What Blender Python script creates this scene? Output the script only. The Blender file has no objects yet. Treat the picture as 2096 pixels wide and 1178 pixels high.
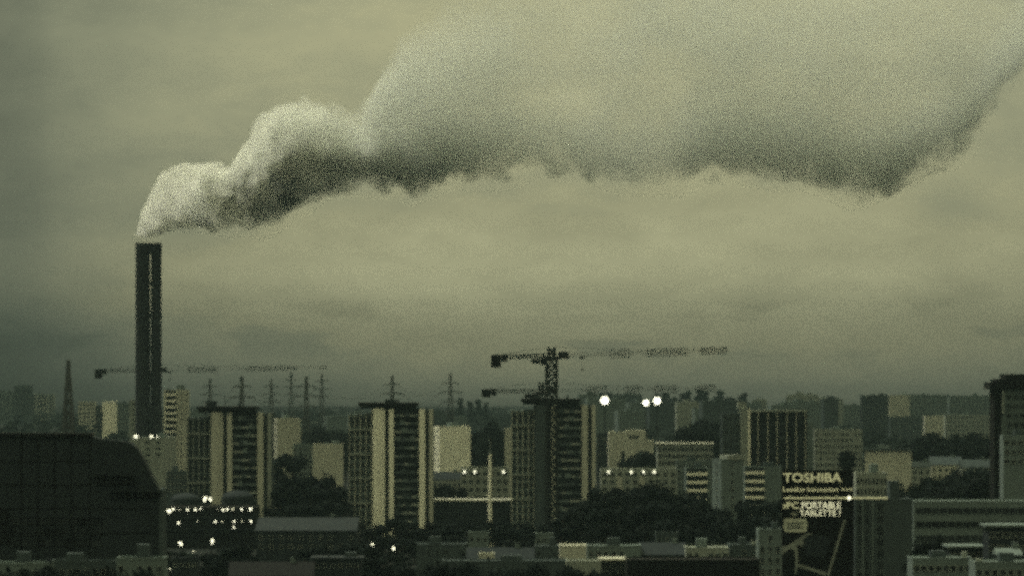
import bpy, bmesh, math, random
from mathutils import Vector, Matrix, noise

random.seed(7)
R = math.radians
scene = bpy.context.scene
col = scene.collection

# ------------------------------------------------------------------ camera
EYE = 60.0            # height of the viewer above the plain
F = 8535.0            # focal length in photograph pixels (2096 wide): a long lens
HY = 780.0            # row of the horizon
cam_d = bpy.data.cameras.new('camera')
cam_d.sensor_width = 36.0
cam_d.lens = 36.0 * F / 2096.0
cam_d.shift_y = (HY - 589.0) / 2096.0
cam_d.clip_start = 1.0
cam_d.clip_end = 40000.0
cam = bpy.data.objects.new('camera', cam_d)
cam_d.dof.use_dof = True; cam_d.dof.focus_distance = 300.0; cam_d.dof.aperture_fstop = 1.0   # the photograph is a touch out of focus
cam.location = (0, 0, EYE)
cam.rotation_euler = (R(90), 0, 0)
col.objects.link(cam)
scene.camera = cam

# ------------------------------------------------------------------ sky
SUN_EL, SUN_AZ = 60.0, -62.0      # azimuth from +Y (view), negative = left; behind the viewer's left shoulder
W = bpy.data.worlds.new('World')
scene.world = W
W.use_nodes = True
nt = W.node_tree
nt.nodes.clear()
def N(t, tree=None, **kw):
    n = (tree or nt).nodes.new(t)
    for k, v in kw.items(): setattr(n, k, v)
    return n
out = N('ShaderNodeOutputWorld'); bg = N('ShaderNodeBackground')
nt.links.new(bg.outputs[0], out.inputs[0])
sky = N('ShaderNodeTexSky', sky_type='NISHITA', sun_disc=False, sun_elevation=R(SUN_EL), sun_rotation=R(SUN_AZ) % (2*math.pi),
        altitude=60, air_density=1.0, dust_density=6.0, ozone_density=1.0)
bw = N('ShaderNodeRGBToBW'); nt.links.new(sky.outputs[0], bw.inputs[0])
tc = N('ShaderNodeTexCoord')
sep = N('ShaderNodeSeparateXYZ'); nt.links.new(tc.outputs['Generated'], sep.inputs[0])
def M(op, a, b=None, c=None, clamp=False):
    n = N('ShaderNodeMath', operation=op, use_clamp=clamp)
    for i, v in enumerate((a, b, c)):
        if v is None: continue
        if isinstance(v, (int, float)): n.inputs[i].default_value = v
        else: nt.links.new(v, n.inputs[i])
    return n.outputs[0]
def noise_tex(scale, vec, detail=6, rough=0.55, dist=0.0):
    n = N('ShaderNodeTexNoise'); n.inputs['Scale'].default_value = scale
    n.inputs['Detail'].default_value = detail; n.inputs['Roughness'].default_value = rough
    n.inputs['Distortion'].default_value = dist
    nt.links.new(vec, n.inputs['Vector']); return n.outputs[0]
mp = N('ShaderNodeMapping'); mp.inputs['Scale'].default_value = (1, 1, 2.2); mp.inputs['Location'].default_value = (0.31, 0, 0.12)
nt.links.new(tc.outputs['Generated'], mp.inputs[0])
n1 = noise_tex(16, mp.outputs[0], 5, 0.5, 0.4)
n2 = noise_tex(45, mp.outputs[0], 5, 0.6, 0.3)
# overcast dome: dark murk on the horizon, a clearing above it in the view direction, brighter towards the zenith
def fcurve(x, pts, lo, hi):
    """piecewise-linear curve y(x)"""
    n = N('ShaderNodeFloatCurve'); c = n.mapping.curves[0]; y0, y1 = min(p[1] for p in pts), max(p[1] for p in pts)
    L = [((a-lo)/(hi-lo), (b-y0)/(y1-y0)) for a, b in pts]
    c.points[0].location = L[0]; c.points[-1].location = L[-1]
    for p in L[1:-1]: c.points.new(*p)
    n.mapping.update()
    nt.links.new(M('DIVIDE', M('SUBTRACT', x, lo), hi-lo, None, True), n.inputs['Value'])
    return M('MULTIPLY_ADD', n.outputs[0], y1-y0, y0)
X_, Y_, Z_ = sep.outputs
zfront = fcurve(Z_, [(-0.03, .5), (-.006, .70), (.0012, 1.12), (.0060, 1.44), (.0094, 1.60), (.0152, 1.90), (.021, 2.20), (.030, 1.94), (.0375, 1.68), (.0445, 1.5), (.068, 1.40), (.089, 1.42), (.13, 1.4)], -0.03, 0.13)
zall = fcurve(Z_, [(-0.1, .5), (0, .55), (.2, .9), (.5, 2.2), (1, 3.6)], -0.1, 1.0)
front = N('ShaderNodeMapRange', interpolation_type='SMOOTHSTEP'); nt.links.new(Y_, front.inputs[0]); front.inputs[1].default_value = 0.90; front.inputs[2].default_value = 0.985
zmix = N('ShaderNodeMix'); zmix.data_type = 'FLOAT'; nt.links.new(front.outputs[0], zmix.inputs[0]); nt.links.new(zall, zmix.inputs[2]); nt.links.new(zfront, zmix.inputs[3])
lr0 = fcurve(X_, [(-.3, .3), (-.124, .40), (-.108, .55), (-.09, .70), (-.07, .83), (-.04, .94), (0, 1.03), (.05, 1.03), (.085, 1.0), (.117, .88), (.3, .8)], -.3, .3)
lmix = N('ShaderNodeMix'); lmix.data_type = 'FLOAT'; nt.links.new(front.outputs[0], lmix.inputs[0]); lmix.inputs[2].default_value = 0.9; nt.links.new(lr0, lmix.inputs[3])
cx_ = fcurve(X_, [(-.3, 1), (-.12, .9), (-.085, .25), (-.03, 0), (.3, 0)], -.3, .3); cz_ = fcurve(Z_, [(-.02, 1), (.005, .9), (.02, .4), (.04, 0), (.1, 0)], -.02, .1)
corner = M('SUBTRACT', 1.0, M('MULTIPLY', M('MULTIPLY', cx_, cz_), 0.45))
c1 = M('MULTIPLY_ADD', n1, 0.5, 0.75)
c2 = M('MULTIPLY_ADD', n2, 0.55, 0.725)
cl = M('MULTIPLY', c1, c2)
mp2 = N('ShaderNodeMapping'); mp2.inputs['Scale'].default_value = (1, 1, 3.5); mp2.inputs['Location'].default_value = (0.11, 0, 0.4); nt.links.new(tc.outputs['Generated'], mp2.inputs[0])
pn = N('ShaderNodeMapRange', interpolation_type='SMOOTHSTEP'); nt.links.new(noise_tex(26, mp2.outputs[0], 3, 0.5, 0.5), pn.inputs[0]); pn.inputs[1].default_value = 0.50; pn.inputs[2].default_value = 0.60
band = fcurve(Z_, [(-.02, 0), (.005, .4), (.009, 1), (.014, 1), (.020, .3), (.03, 0), (.1, 0)], -.02, .1)
cl = M('MULTIPLY', cl, M('SUBTRACT', 1.0, M('MULTIPLY', M('MULTIPLY', pn.outputs[0], band), 0.22)))
v = M('MULTIPLY', M('MULTIPLY', zmix.outputs[0], cl), M('MULTIPLY', lmix.outputs[0], corner))
nish = M('MULTIPLY_ADD', bw.outputs[0], 0.028, 0.72)
v = M('MULTIPLY', v, nish)
tint = N('ShaderNodeMixRGB'); tint.blend_type = 'MIX'
hm = N('ShaderNodeMapRange'); nt.links.new(v, hm.inputs[0]); hm.inputs[1].default_value = 0.3; hm.inputs[2].default_value = 1.15
nt.links.new(hm.outputs[0], tint.inputs[0])
tint.inputs[1].default_value = (0.88, 0.975, 0.68, 1); tint.inputs[2].default_value = (0.985, 0.96, 0.56, 1)
vm = N('ShaderNodeVectorMath', operation='SCALE'); nt.links.new(tint.outputs[0], vm.inputs[0]); nt.links.new(v, vm.inputs['Scale'])
gnd = N('ShaderNodeMapRange'); nt.links.new(sep.outputs[2], gnd.inputs[0]); gnd.inputs[1].default_value = -0.012; gnd.inputs[2].default_value = -0.004; gnd.inputs[3].default_value = 0.12; gnd.inputs[4].default_value = 1.0
vg = N('ShaderNodeVectorMath', operation='SCALE'); nt.links.new(vm.outputs[0], vg.inputs[0]); nt.links.new(gnd.outputs[0], vg.inputs['Scale'])
nt.links.new(vg.outputs[0], bg.inputs[0])
bg.inputs[1].default_value = 0.46
W.cycles.sampling_method = 'MANUAL'; W.cycles.sample_map_resolution = 512

# ------------------------------------------------------------------ sun behind cloud
sd = bpy.data.lights.new('sun', 'SUN'); sd.energy = 3.2; sd.angle = R(14); sd.color = (1.0, 0.97, 0.80)
so = bpy.data.objects.new('sun', sd); col.objects.link(so)
az, ele = R(SUN_AZ), R(SUN_EL)
sdir = Vector((math.sin(az)*math.cos(ele), math.cos(az)*math.cos(ele), math.sin(ele)))
so.rotation_euler = sdir.to_track_quat('Z', 'Y').to_euler(); so.location = (-300, -300, 900)

vs = scene.view_settings
scene.display_settings.display_device = 'sRGB'
vs.view_transform = 'Standard'; vs.look = 'None'; vs.exposure = 0.0; vs.gamma = 1.0; vs.use_curve_mapping = False
cy = scene.cycles
cy.use_denoising = False
cy.max_bounces = 14; cy.diffuse_bounces = 2; cy.glossy_bounces = 1; cy.transmission_bounces = 2; cy.volume_bounces = 12
cy.use_adaptive_sampling = True; cy.adaptive_threshold = 0.16; cy.adaptive_min_samples = 14
cy.volume_step_rate = 1.0; cy.volume_max_steps = 256
scene.render.filter_size = 2.2
cy.pixel_filter_type = 'BLACKMAN_HARRIS'; cy.filter_width = 3.2

# ------------------------------------------------------------------ helpers
def S(Y): return F / Y
def PX(px, Y): return (px - 1048.0) / F * Y
def PZ(py, Y): return EYE - (py - HY) / F * Y
def at(px, py, Y): return Vector((PX(px, Y), Y, PZ(py, Y)))

def tag(o, label=None, cat=None, group=None, kind=None):
    if label: o['label'] = label
    if cat: o['category'] = cat
    if group: o['group'] = group
    if kind: o['kind'] = kind
    return o
def empty(name, loc=(0, 0, 0), rz=0.0):
    o = bpy.data.objects.new(name, None); o.empty_display_size = 1
    o.location = loc; o.rotation_euler = (0, 0, rz); col.objects.link(o); return o
def inst(name, me, parent, loc=(0, 0, 0), rz=0.0):
    o = bpy.data.objects.new(name, me); o.location = loc; o.rotation_euler = (0, 0, rz)
    o.parent = parent; col.objects.link(o); return o
def copy_tree(o, parent=None):
    c = o.copy(); col.objects.link(c); c.parent = parent
    for ch in o.children: copy_tree(ch, c)
    return c

MATS = {}
def mat(name, color, rough=0.85, var=0.25, scale=0.35, obj_var=0.0, streak=0.0, metallic=0.0, emit=None, spec=0.06):
    if name in MATS: return MATS[name]
    m = bpy.data.materials.new(name); m.use_nodes = True
    t = m.node_tree; t.nodes.clear()
    o = t.nodes.new('ShaderNodeOutputMaterial'); b = t.nodes.new('ShaderNodeBsdfPrincipled')
    t.links.new(b.outputs[0], o.inputs[0])
    b.inputs['Roughness'].default_value = rough; b.inputs['Metallic'].default_value = metallic
    b.inputs['Specular IOR Level'].default_value = spec
    tc = t.nodes.new('ShaderNodeTexCoord')
    def mth(op, a, b_):
        n = t.nodes.new('ShaderNodeMath'); n.operation = op
        for i, v in enumerate((a, b_)):
            if isinstance(v, (int, float)): n.inputs[i].default_value = v
            else: t.links.new(v, n.inputs[i])
        return n.outputs[0]
    def nz(sc, vec, det=4):
        n = t.nodes.new('ShaderNodeTexNoise'); n.inputs['Scale'].default_value = sc; n.inputs['Detail'].default_value = det
        t.links.new(vec, n.inputs['Vector']); return n.outputs[0]
    f = mth('ADD', mth('MULTIPLY', nz(scale, tc.outputs['Object']), 2*var), 1.0 - var)
    if streak:
        mpg = t.nodes.new('ShaderNodeMapping'); mpg.inputs['Scale'].default_value = (1.0, 1.0, 0.06)
        t.links.new(tc.outputs['Object'], mpg.inputs[0])
        f = mth('MULTIPLY', f, mth('ADD', mth('MULTIPLY', nz(1.3, mpg.outputs[0]), 2*streak), 1.0 - streak))
    if obj_var:
        oi = t.nodes.new('ShaderNodeObjectInfo')
        f = mth('MULTIPLY', f, mth('ADD', mth('MULTIPLY', oi.outputs['Random'], 2*obj_var), 1.0 - obj_var))
    sc = t.nodes.new('ShaderNodeVectorMath'); sc.operation = 'SCALE'; sc.inputs[0].default_value = color[:3]
    t.links.new(f, sc.inputs['Scale']); t.links.new(sc.outputs[0], b.inputs['Base Color'])
    if emit:
        b.inputs['Emission Color'].default_value = (*emit[0], 1); b.inputs['Emission Strength'].default_value = emit[1]
        m.cycles.emission_sampling = 'NONE'
    MATS[name] = m; return m

mat('ground', (0.010, 0.013, 0.013), 0.95, 0.5, 0.01)
mat('asphalt', (0.014, 0.017, 0.018), 0.85, 0.3, 0.05)
mat('pale', (0.72, 0.72, 0.60), 0.85, 0.22, 0.15, streak=0.26)
mat('cream', (0.37, 0.38, 0.32), 0.85, 0.22, 0.15, streak=0.26)
mat('stone', (0.21, 0.235, 0.21), 0.85, 0.3, 0.2, streak=0.28)
mat('grey', (0.105, 0.135, 0.132), 0.85, 0.32, 0.2, streak=0.28)
mat('slate', (0.045, 0.060, 0.064), 0.85, 0.25, 0.2, streak=0.2)
mat('dark', (0.018, 0.024, 0.028), 0.8, 0.3, 0.2, streak=0.15)
mat('hazed_wall', (0.075, 0.098, 0.094), 0.85, 0.35, 0.2, streak=0.28)
mat('black', (0.006, 0.007, 0.008), 0.7, 0.3, 0.3)
mat('glass', (0.016, 0.02, 0.022), 0.35, 0.3, 0.3, obj_var=0.85)
mat('steel', (0.02, 0.024, 0.025), 0.6, 0.3, 0.5)
mat('pylon_steel', (0.055, 0.06, 0.06), 0.7, 0.3, 0.5)
mat('flue', (0.011, 0.015, 0.019), 0.65, 0.35, 0.12, streak=0.45, spec=0.2)
mat('bark', (0.05, 0.045, 0.035), 0.95, 0.3, 1.0)
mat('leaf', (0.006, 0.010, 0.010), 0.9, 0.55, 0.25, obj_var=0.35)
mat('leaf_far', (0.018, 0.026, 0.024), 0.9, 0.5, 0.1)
mat('lamp', (0.8, 0.8, 0.7), 0.5, 0.0, 1.0, emit=((1.0, 0.98, 0.72), 1.5))
mat('lamp_dim', (0.8, 0.8, 0.7), 0.5, 0.0, 1.0, emit=((1.0, 0.97, 0.68), 0.5))
mat('floodlight', (0.9, 0.9, 0.8), 0.5, 0.0, 1.0, emit=((1.0, 0.98, 0.75), 3.5))
mat('letter_gold', (0.5, 0.5, 0.36), 0.6, 0.15, 1.0, emit=((0.80, 0.78, 0.42), 0.30))
mat('letter_bright', (0.7, 0.7, 0.5), 0.6, 0.35, 0.5, emit=((1.0, 0.97, 0.66), 0.55))
mat('print_grey', (0.18, 0.20, 0.18), 0.7, 0.35, 0.4)
mat('print_pale', (0.42, 0.44, 0.36), 0.7, 0.3, 0.4)

class MB:
    def __init__(s): s.v = []; s.f = []; s.m = []
    def quad(s, a, b, c, d, mi=0):
        n = len(s.v); s.v += [tuple(a), tuple(b), tuple(c), tuple(d)]; s.f.append((n, n+1, n+2, n+3)); s.m.append(mi)
    def poly(s, pts, mi=0):
        n = len(s.v); s.v += [tuple(p) for p in pts]; s.f.append(tuple(range(n, n+len(pts)))); s.m.append(mi)
    def box(s, x0, y0, z0, x1, y1, z1, mi=0):
        n = len(s.v)
        s.v += [(x0,y0,z0),(x1,y0,z0),(x1,y1,z0),(x0,y1,z0),(x0,y0,z1),(x1,y0,z1),(x1,y1,z1),(x0,y1,z1)]
        for f in ((0,3,2,1),(4,5,6,7),(0,1,5,4),(1,2,6,5),(2,3,7,6),(3,0,4,7)):
            s.f.append(tuple(n+i for i in f)); s.m.append(mi)
    def prism(s, pts, z0, z1, mi=0):                       # pts counter-clockwise in plan
        n = len(s.v); k = len(pts)
        s.v += [(x, y, z0) for x, y in pts] + [(x, y, z1) for x, y in pts]
        for i in range(k):
            j = (i+1) % k; s.f.append((n+i, n+j, n+k+j, n+k+i)); s.m.append(mi)
        s.f.append(tuple(n+k+i for i in range(k))); s.m.append(mi)
        s.f.append(tuple(n+k-1-i for i in range(k))); s.m.append(mi)
    def extr(s, pts, y0, y1, mi=0):                        # outline (x, z) clockwise-agnostic, thick in y
        n = len(s.v); k = len(pts)
        s.v += [(x, y0, z) for x, z in pts] + [(x, y1, z) for x, z in pts]
        for i in range(k):
            j = (i+1) % k; s.f.append((n+i, n+j, n+k+j, n+k+i)); s.m.append(mi)
        s.f.append(tuple(n+i for i in range(k))); s.m.append(mi)
        s.f.append(tuple(n+2*k-1-i for i in range(k))); s.m.append(mi)
    def bar(s, a, b, r, mi=0):
        a = Vector(a); b = Vector(b); d = (b-a)
        if d.length < 1e-6: return
        d.normalize(); up = Vector((0,0,1)) if abs(d.z) < 0.9 else Vector((0,1,0))
        u = d.cross(up).normalized()*r; w = d.cross(u).normalized()*r
        n = len(s.v)
        for p in (a, b):
            for q in (u+w, u-w, -u-w, -u+w): s.v.append(tuple(p+q))
        for i in range(4):
            j = (i+1) % 4; s.f.append((n+i, n+j, n+4+j, n+4+i)); s.m.append(mi)
        s.f.append((n+3, n+2, n+1, n)); s.m.append(mi); s.f.append((n+4, n+5, n+6, n+7)); s.m.append(mi)
    def cyl(s, x, y, z0, z1, r0, r1=None, k=20, mi=0, cap=True):
        r1 = r0 if r1 is None else r1; n = len(s.v)
        for z, r in ((z0, r0), (z1, r1)):
            for i in range(k):
                a = 2*math.pi*i/k; s.v.append((x+r*math.cos(a), y+r*math.sin(a), z))
        for i in range(k):
            j = (i+1) % k; s.f.append((n+i, n+j, n+k+j, n+k+i)); s.m.append(mi)
        if cap:
            s.f.append(tuple(n+k+i for i in range(k))); s.m.append(mi)
            s.f.append(tuple(n+k-1-i for i in range(k))); s.m.append(mi)
    def ball(s, c, r, k=10, mi=0, sz=1.0, half=False):
        n0 = len(s.v); rings = 6
        for i in range(rings+1):
            t = math.pi*i/rings*(0.5 if half else 1.0)
            for j in range(k):
                a = 2*math.pi*j/k
                s.v.append((c[0]+r*math.sin(t)*math.cos(a), c[1]+r*math.sin(t)*math.sin(a), c[2]+sz*r*math.cos(t)))
        for i in range(rings):
            for j in range(k):
                j2 = (j+1) % k
                s.f.append((n0+i*k+j, n0+(i+1)*k+j, n0+(i+1)*k+j2, n0+i*k+j2)); s.m.append(mi)
    def mesh(s, name, mats):
        me = bpy.data.meshes.new(name); me.from_pydata(s.v, [], s.f)
        for m in ([mats] if isinstance(mats, str) else mats): me.materials.append(MATS[m])
        if any(s.m): me.polygons.foreach_set('material_index', s.m)
        me.update(); return me
    def build(s, name, mats, parent=None, loc=(0, 0, 0), rz=0.0):
        o = bpy.data.objects.new(name, s.mesh(name, mats)); o.parent = parent; o.location = loc; o.rotation_euler = (0, 0, rz)
        col.objects.link(o); return o

# ------------------------------------------------------------------ ground
g = MB()
nx, ny = 30, 60
for i in range(nx):
    for j in range(ny):
        x0, x1 = -3000+6000*i/nx, -3000+6000*(i+1)/nx
        y0, y1 = -300+10300*j/ny, -300+10300*(j+1)/ny
        g.quad((x0, y0, 0), (x1, y0, 0), (x1, y1, 0), (x0, y1, 0))
tag(g.build('ground', 'ground'), kind='structure')
rd = MB()
def road_strip(m, pts, w, z=0.02):
    for (a, b) in zip(pts[:-1], pts[1:]):
        a = Vector((*a, z)); b = Vector((*b, z)); n = (b-a).normalized().cross(Vector((0, 0, 1)))*w/2
        m.quad(a-n, a+n, b+n, b-n)
road_strip(rd, [(-118, 1180), (-125, 1420), (-150, 1760)], 11)
tag(rd.build('road', 'asphalt'), kind='structure')
kb = MB()
for sx in (-1, 1):
    for (a, b) in zip([(-118, 1180), (-125, 1420)], [(-125, 1420), (-150, 1760)]):
        kb.bar((a[0]+sx*5.8, a[1], 0.07), (b[0]+sx*5.8, b[1], 0.07), 0.14)
tag(kb.build('kerb', 'stone'), kind='structure')

# ------------------------------------------------------------------ smoke plume
LOW = [(272,492),(290,491),(305,489),(330,480),(350,471),(390,474),(430,476),(470,472),(500,468),(545,466),(570,458),(600,442),(640,424),(680,402),(720,398),(770,396),(820,402),(850,414),(885,402),(930,384),(1000,377),(1060,366),(1130,358),(1190,370),(1260,394),(1320,388),(1400,393),(1450,374),(1520,372),(1600,379),(1700,402),(1780,417),(1850,392),(1910,352),(1960,328),(2000,300),(2020,240),(2060,190),(2110,130),(2200,60)]
UPP = [(272,488),(280,462),(290,430),(305,398),(320,362),(335,345),(360,335),(400,330),(440,330),(470,340),(485,330),(500,292),(520,252),(545,222),(580,206),(630,198),(680,206),(720,226),(745,214),(765,175),(790,122),(815,84),(850,50),(900,10),(960,-60),(1050,-110),(1200,-140),(1500,-150),(1900,-150),(2100,-150),(2200,-120)]
def pint(prof, x):
    for (a, b) in zip(prof[:-1], prof[1:]):
        if x <= b[0]: return a[1]+(b[1]-a[1])*max(0.0, (x-a[0]))/(b[0]-a[0])
    return prof[-1][1]
def plumeY(px): return 2000 - 0.17*(px-303)
PXS = [272+i*6 for i in range(322)]
SEC = []      # x, y centre, z low, z high
for p in PXS:
    Y = plumeY(p); SEC.append((PX(p, Y), Y, PZ(pint(LOW, p), Y), PZ(pint(UPP, p), Y)))
XA, XB = SEC[0][0], SEC[-1][0]
def sec_at(x):
    k = 0
    while k < len(SEC)-2 and SEC[k+1][0] < x: k += 1
    a, b = SEC[k], SEC[k+1]; u = min(1, max(0, (x-a[0])/(b[0]-a[0])))
    return [a[i]+(b[i]-a[i])*u for i in range(1, 4)]
def ry_of(rz): return 0.95*rz if rz < 28 else 26.6+0.35*(rz-28)
def smoke_mat():
    m = bpy.data.materials.new('smoke'); m.use_nodes = True
    t = m.node_tree; t.nodes.clear()
    o = t.nodes.new('ShaderNodeOutputMaterial'); v = t.nodes.new('ShaderNodeVolumePrincipled')
    t.links.new(v.outputs[0], o.inputs['Volume'])
    v.inputs['Color'].default_value = (0.83, 0.845, 0.84, 1)
    v.inputs['Anisotropy'].default_value = 0.0
    def mth(op, a, b=None, c=None, clamp=False):
        n = t.nodes.new('ShaderNodeMath'); n.operation = op; n.use_clamp = clamp
        for i, q in enumerate((a, b, c)):
            if q is None: continue
            if isinstance(q, (int, float)): n.inputs[i].default_value = q
            else: t.links.new(q, n.inputs[i])
        return n.outputs[0]
    def mr(x, a, b, c, d, sm=True):
        n = t.nodes.new('ShaderNodeMapRange'); n.interpolation_type = 'SMOOTHSTEP' if sm else 'LINEAR'; t.links.new(x, n.inputs[0])
        for i, q in zip((1, 2, 3, 4), (a, b, c, d)): n.inputs[i].default_value = q
        return n.outputs[0]
    tc = t.nodes.new('ShaderNodeTexCoord'); sp = t.nodes.new('ShaderNodeSeparateXYZ'); t.links.new(tc.outputs['Object'], sp.inputs[0])
    x, y, z = sp.outputs
    xn = mr(x, XA, XB, 0, 1, False)
    def curve(idx, lo, hi):
        n = t.nodes.new('ShaderNodeFloatCurve'); c = n.mapping.curves[0]
        pts = [(0, 0)]*0; K = 46
        ks = [0, .004, .010, .018, .026, .036, .048, .062, .078] + [0.1+0.9*i/K for i in range(K+1)]
        for i, k in enumerate(ks):
            val = (sec_at(XA+(XB-XA)*k)[idx]-lo)/(hi-lo)
            if i < 2: c.points[i if i == 0 else -1].location = (k, val) if i == 0 else (1.0, (sec_at(XB)[idx]-lo)/(hi-lo))
            if 0 < k < 1: c.points.new(k, val)
        for q in c.points: q.handle_type = 'AUTO_CLAMPED' if hasattr(q, 'handle_type') and False else 'VECTOR'
        n.mapping.update(); t.links.new(xn, n.inputs['Value'])
        return mth('MULTIPLY_ADD', n.outputs[0], hi-lo, lo)
    zl = curve(1, 100, 260); zu = curve(2, 100, 260)
    rz = mth('MULTIPLY', mth('SUBTRACT', zu, zl), 0.5); zc = mth('MULTIPLY', mth('ADD', zu, zl), 0.5)
    yc = mth('MULTIPLY_ADD', x, -0.62/1.0*0, 0)      # centre depth follows the drift line
    a, b = SEC[0], SEC[-1]; sl = (b[1]-a[1])/(b[0]-a[0])
    yc = mth('MULTIPLY_ADD', x, sl, a[1]-sl*a[0])
    ry = mth('ADD', mth('MULTIPLY', mth('MINIMUM', rz, 28), 0.95), mth('MULTIPLY', mth('MAXIMUM', mth('SUBTRACT', rz, 28), 0), 0.35))
    u = mth('DIVIDE', mth('SUBTRACT', z, zc), rz); w = mth('DIVIDE', mth('SUBTRACT', y, yc), ry)
    rho = mth('SQRT', mth('ADD', mth('MULTIPLY', u, u), mth('MULTIPLY', w, w)))
    dist = mth('MULTIPLY', mth('SUBTRACT', 1.0, rho), mth('MINIMUM', rz, ry))
    def nz(sc, det, rg, dd=0.0):
        n = t.nodes.new('ShaderNodeTexNoise'); n.inputs['Scale'].default_value = sc; n.inputs['Detail'].default_value = det
        n.inputs['Roughness'].default_value = rg; n.inputs['Distortion'].default_value = dd
        t.links.new(tc.outputs['Object'], n.inputs['Vector']); return n.outputs[0]
    n1 = nz(0.06, 6, 0.62, 0.6); amp = mr(x, -178, 60, 6.0, 27.0)
    dist = mth('ADD', dist, mth('MULTIPLY', mth('SUBTRACT', n1, 0.44), amp))
    vo = t.nodes.new('ShaderNodeTexVoronoi'); vo.feature = 'SMOOTH_F1'; vo.inputs['Scale'].default_value = 0.075; vo.inputs['Detail'].default_value = 1.5; vo.inputs['Smoothness'].default_value = 0.35
    wv = t.nodes.new('ShaderNodeVectorMath'); wv.operation = 'ADD'; t.links.new(tc.outputs['Object'], wv.inputs[0])
    nw = t.nodes.new('ShaderNodeTexNoise'); nw.inputs['Scale'].default_value = 0.05; t.links.new(tc.outputs['Object'], nw.inputs['Vector'])
    sc2 = t.nodes.new('ShaderNodeVectorMath'); sc2.operation = 'SCALE'; sc2.inputs['Scale'].default_value = 14.0; t.links.new(nw.outputs[1], sc2.inputs[0]); t.links.new(sc2.outputs[0], wv.inputs[1])
    t.links.new(wv.outputs[0], vo.inputs['Vector'])
    dist = mth('ADD', dist, mth('MULTIPLY', mth('SUBTRACT', 0.55, vo.outputs['Distance']), mr(x, -178, -20, 5.0, 9.0)))
    edge = mth('MULTIPLY', mr(x, -178, 60, 2.0, 5.5), mr(mth('SUBTRACT', z, zl), 5, 60, 1.0, 3.4))
    e = mth('DIVIDE', dist, edge, None, True)
    dens = mth('MULTIPLY', mr(x, -175, -20, D0, D1), e)
    nb = nz(0.02, 4, 0.55, 0.6)
    dens = mth('MULTIPLY', dens, mr(nb, 0.40, 0.60, 0.42, 1.5))
    base = mth('SUBTRACT', z, zl)
    dens = mth('MULTIPLY', dens, mr(base, -4, 36, 7.0, 0.9))
    dens = mth('MULTIPLY', dens, mth('SUBTRACT', 1.0, mth('MULTIPLY', mr(base, 45, 110, 0, 0.55), mr(x, -90, -20, 0, 1))))
    cm = t.nodes.new('ShaderNodeMixRGB'); cm.inputs[1].default_value = (0.86, 0.87, 0.85, 1); cm.inputs[2].default_value = (0.735, 0.765, 0.745, 1)
    t.links.new(mr(x, -150, 10, 0, 1), cm.inputs[0]); t.links.new(cm.outputs[0], v.inputs['Color'])
    t.links.new(dens, v.inputs['Density'])
    return m
D0, D1 = 0.8, 0.026
pmb = MB(); ring = 32; cols_ = PXS[::2]
def hull_pt(i, k):
    x, Y, zl, zu = SEC[i]; rz = (zu-zl)/2; ryy = ry_of(rz); a = 2*math.pi*k/ring
    rr_ = 1.0+min(0.5, 1.6/max(rz, 2))
    p = Vector((x, Y+ryy*rr_*math.cos(a), (zl+zu)/2+rz*rr_*math.sin(a)))
    q = noise.fractal(p*0.05, 0.9, 2.1, 3)*min(rz*0.25, 5.0)
    return p+Vector((0, math.cos(a), math.sin(a)))*max(q, -1.0)
idx = list(range(0, len(SEC), 2))
for i in idx:
    for k in range(ring):
        p = hull_pt(i, k); p.z = min(p.z, 246+0.02*k); pmb.v.append(tuple(p))
for a_ in range(len(idx)-1):
    for k in range(ring):
        k2 = (k+1) % ring; pmb.f.append((a_*ring+k, (a_+1)*ring+k, (a_+1)*ring+k2, a_*ring+k2)); pmb.m.append(0)
pmb.f.append(tuple(range(ring))[::-1]); pmb.m.append(0); pmb.f.append(tuple((len(idx)-1)*ring+k for k in range(ring))); pmb.m.append(0)
pm2 = bpy.data.meshes.new('smoke_plume'); pm2.from_pydata(pmb.v, [], pmb.f); pm2.update()
bm = bmesh.new(); bm.from_mesh(pm2); bmesh.ops.recalc_face_normals(bm, faces=bm.faces); bm.to_mesh(pm2); bm.free()
pm2.materials.append(smoke_mat())
po = bpy.data.objects.new('smoke_plume', pm2); col.objects.link(po)
tag(po, 'thick billowing smoke plume drifting right from the top of the tall dark chimney', 'smoke')

# ------------------------------------------------------------------ windows and generic buildings
WCACHE = {}
def window_mesh(w, h, kind='plain', frame='stone'):
    key = (round(w, 2), round(h, 2), kind, frame)
    if key in WCACHE: return WCACHE[key]
    m = MB(); t = 0.09 if w > 0.8 else 0.06
    m.box(-w/2, -0.02, -h/2, w/2, 0.05, h/2, 0)
    m.box(-w/2-t, -0.09, -h/2, -w/2, 0.04, h/2, 1); m.box(w/2, -0.09, -h/2, w/2+t, 0.04, h/2, 1)
    m.box(-w/2-t, -0.09, h/2, w/2+t, 0.04, h/2+t, 1); m.box(-w/2-t-0.05, -0.16, -h/2-t, w/2+t+0.05, 0.04, -h/2, 1)
    if kind == 'band':
        k = max(2, int(w/2.0))
        for i in range(1, k):
            x = -w/2+w*i/k; m.box(x-0.07, -0.07, -h/2, x+0.07, -0.01, h/2, 1)
    elif w > 1.0: m.box(-0.04, -0.06, -h/2, 0.04, -0.01, h/2, 1)
    WCACHE[key] = m.mesh('window', ['glass', frame]); return WCACHE[key]
BCACHE = {}
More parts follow.
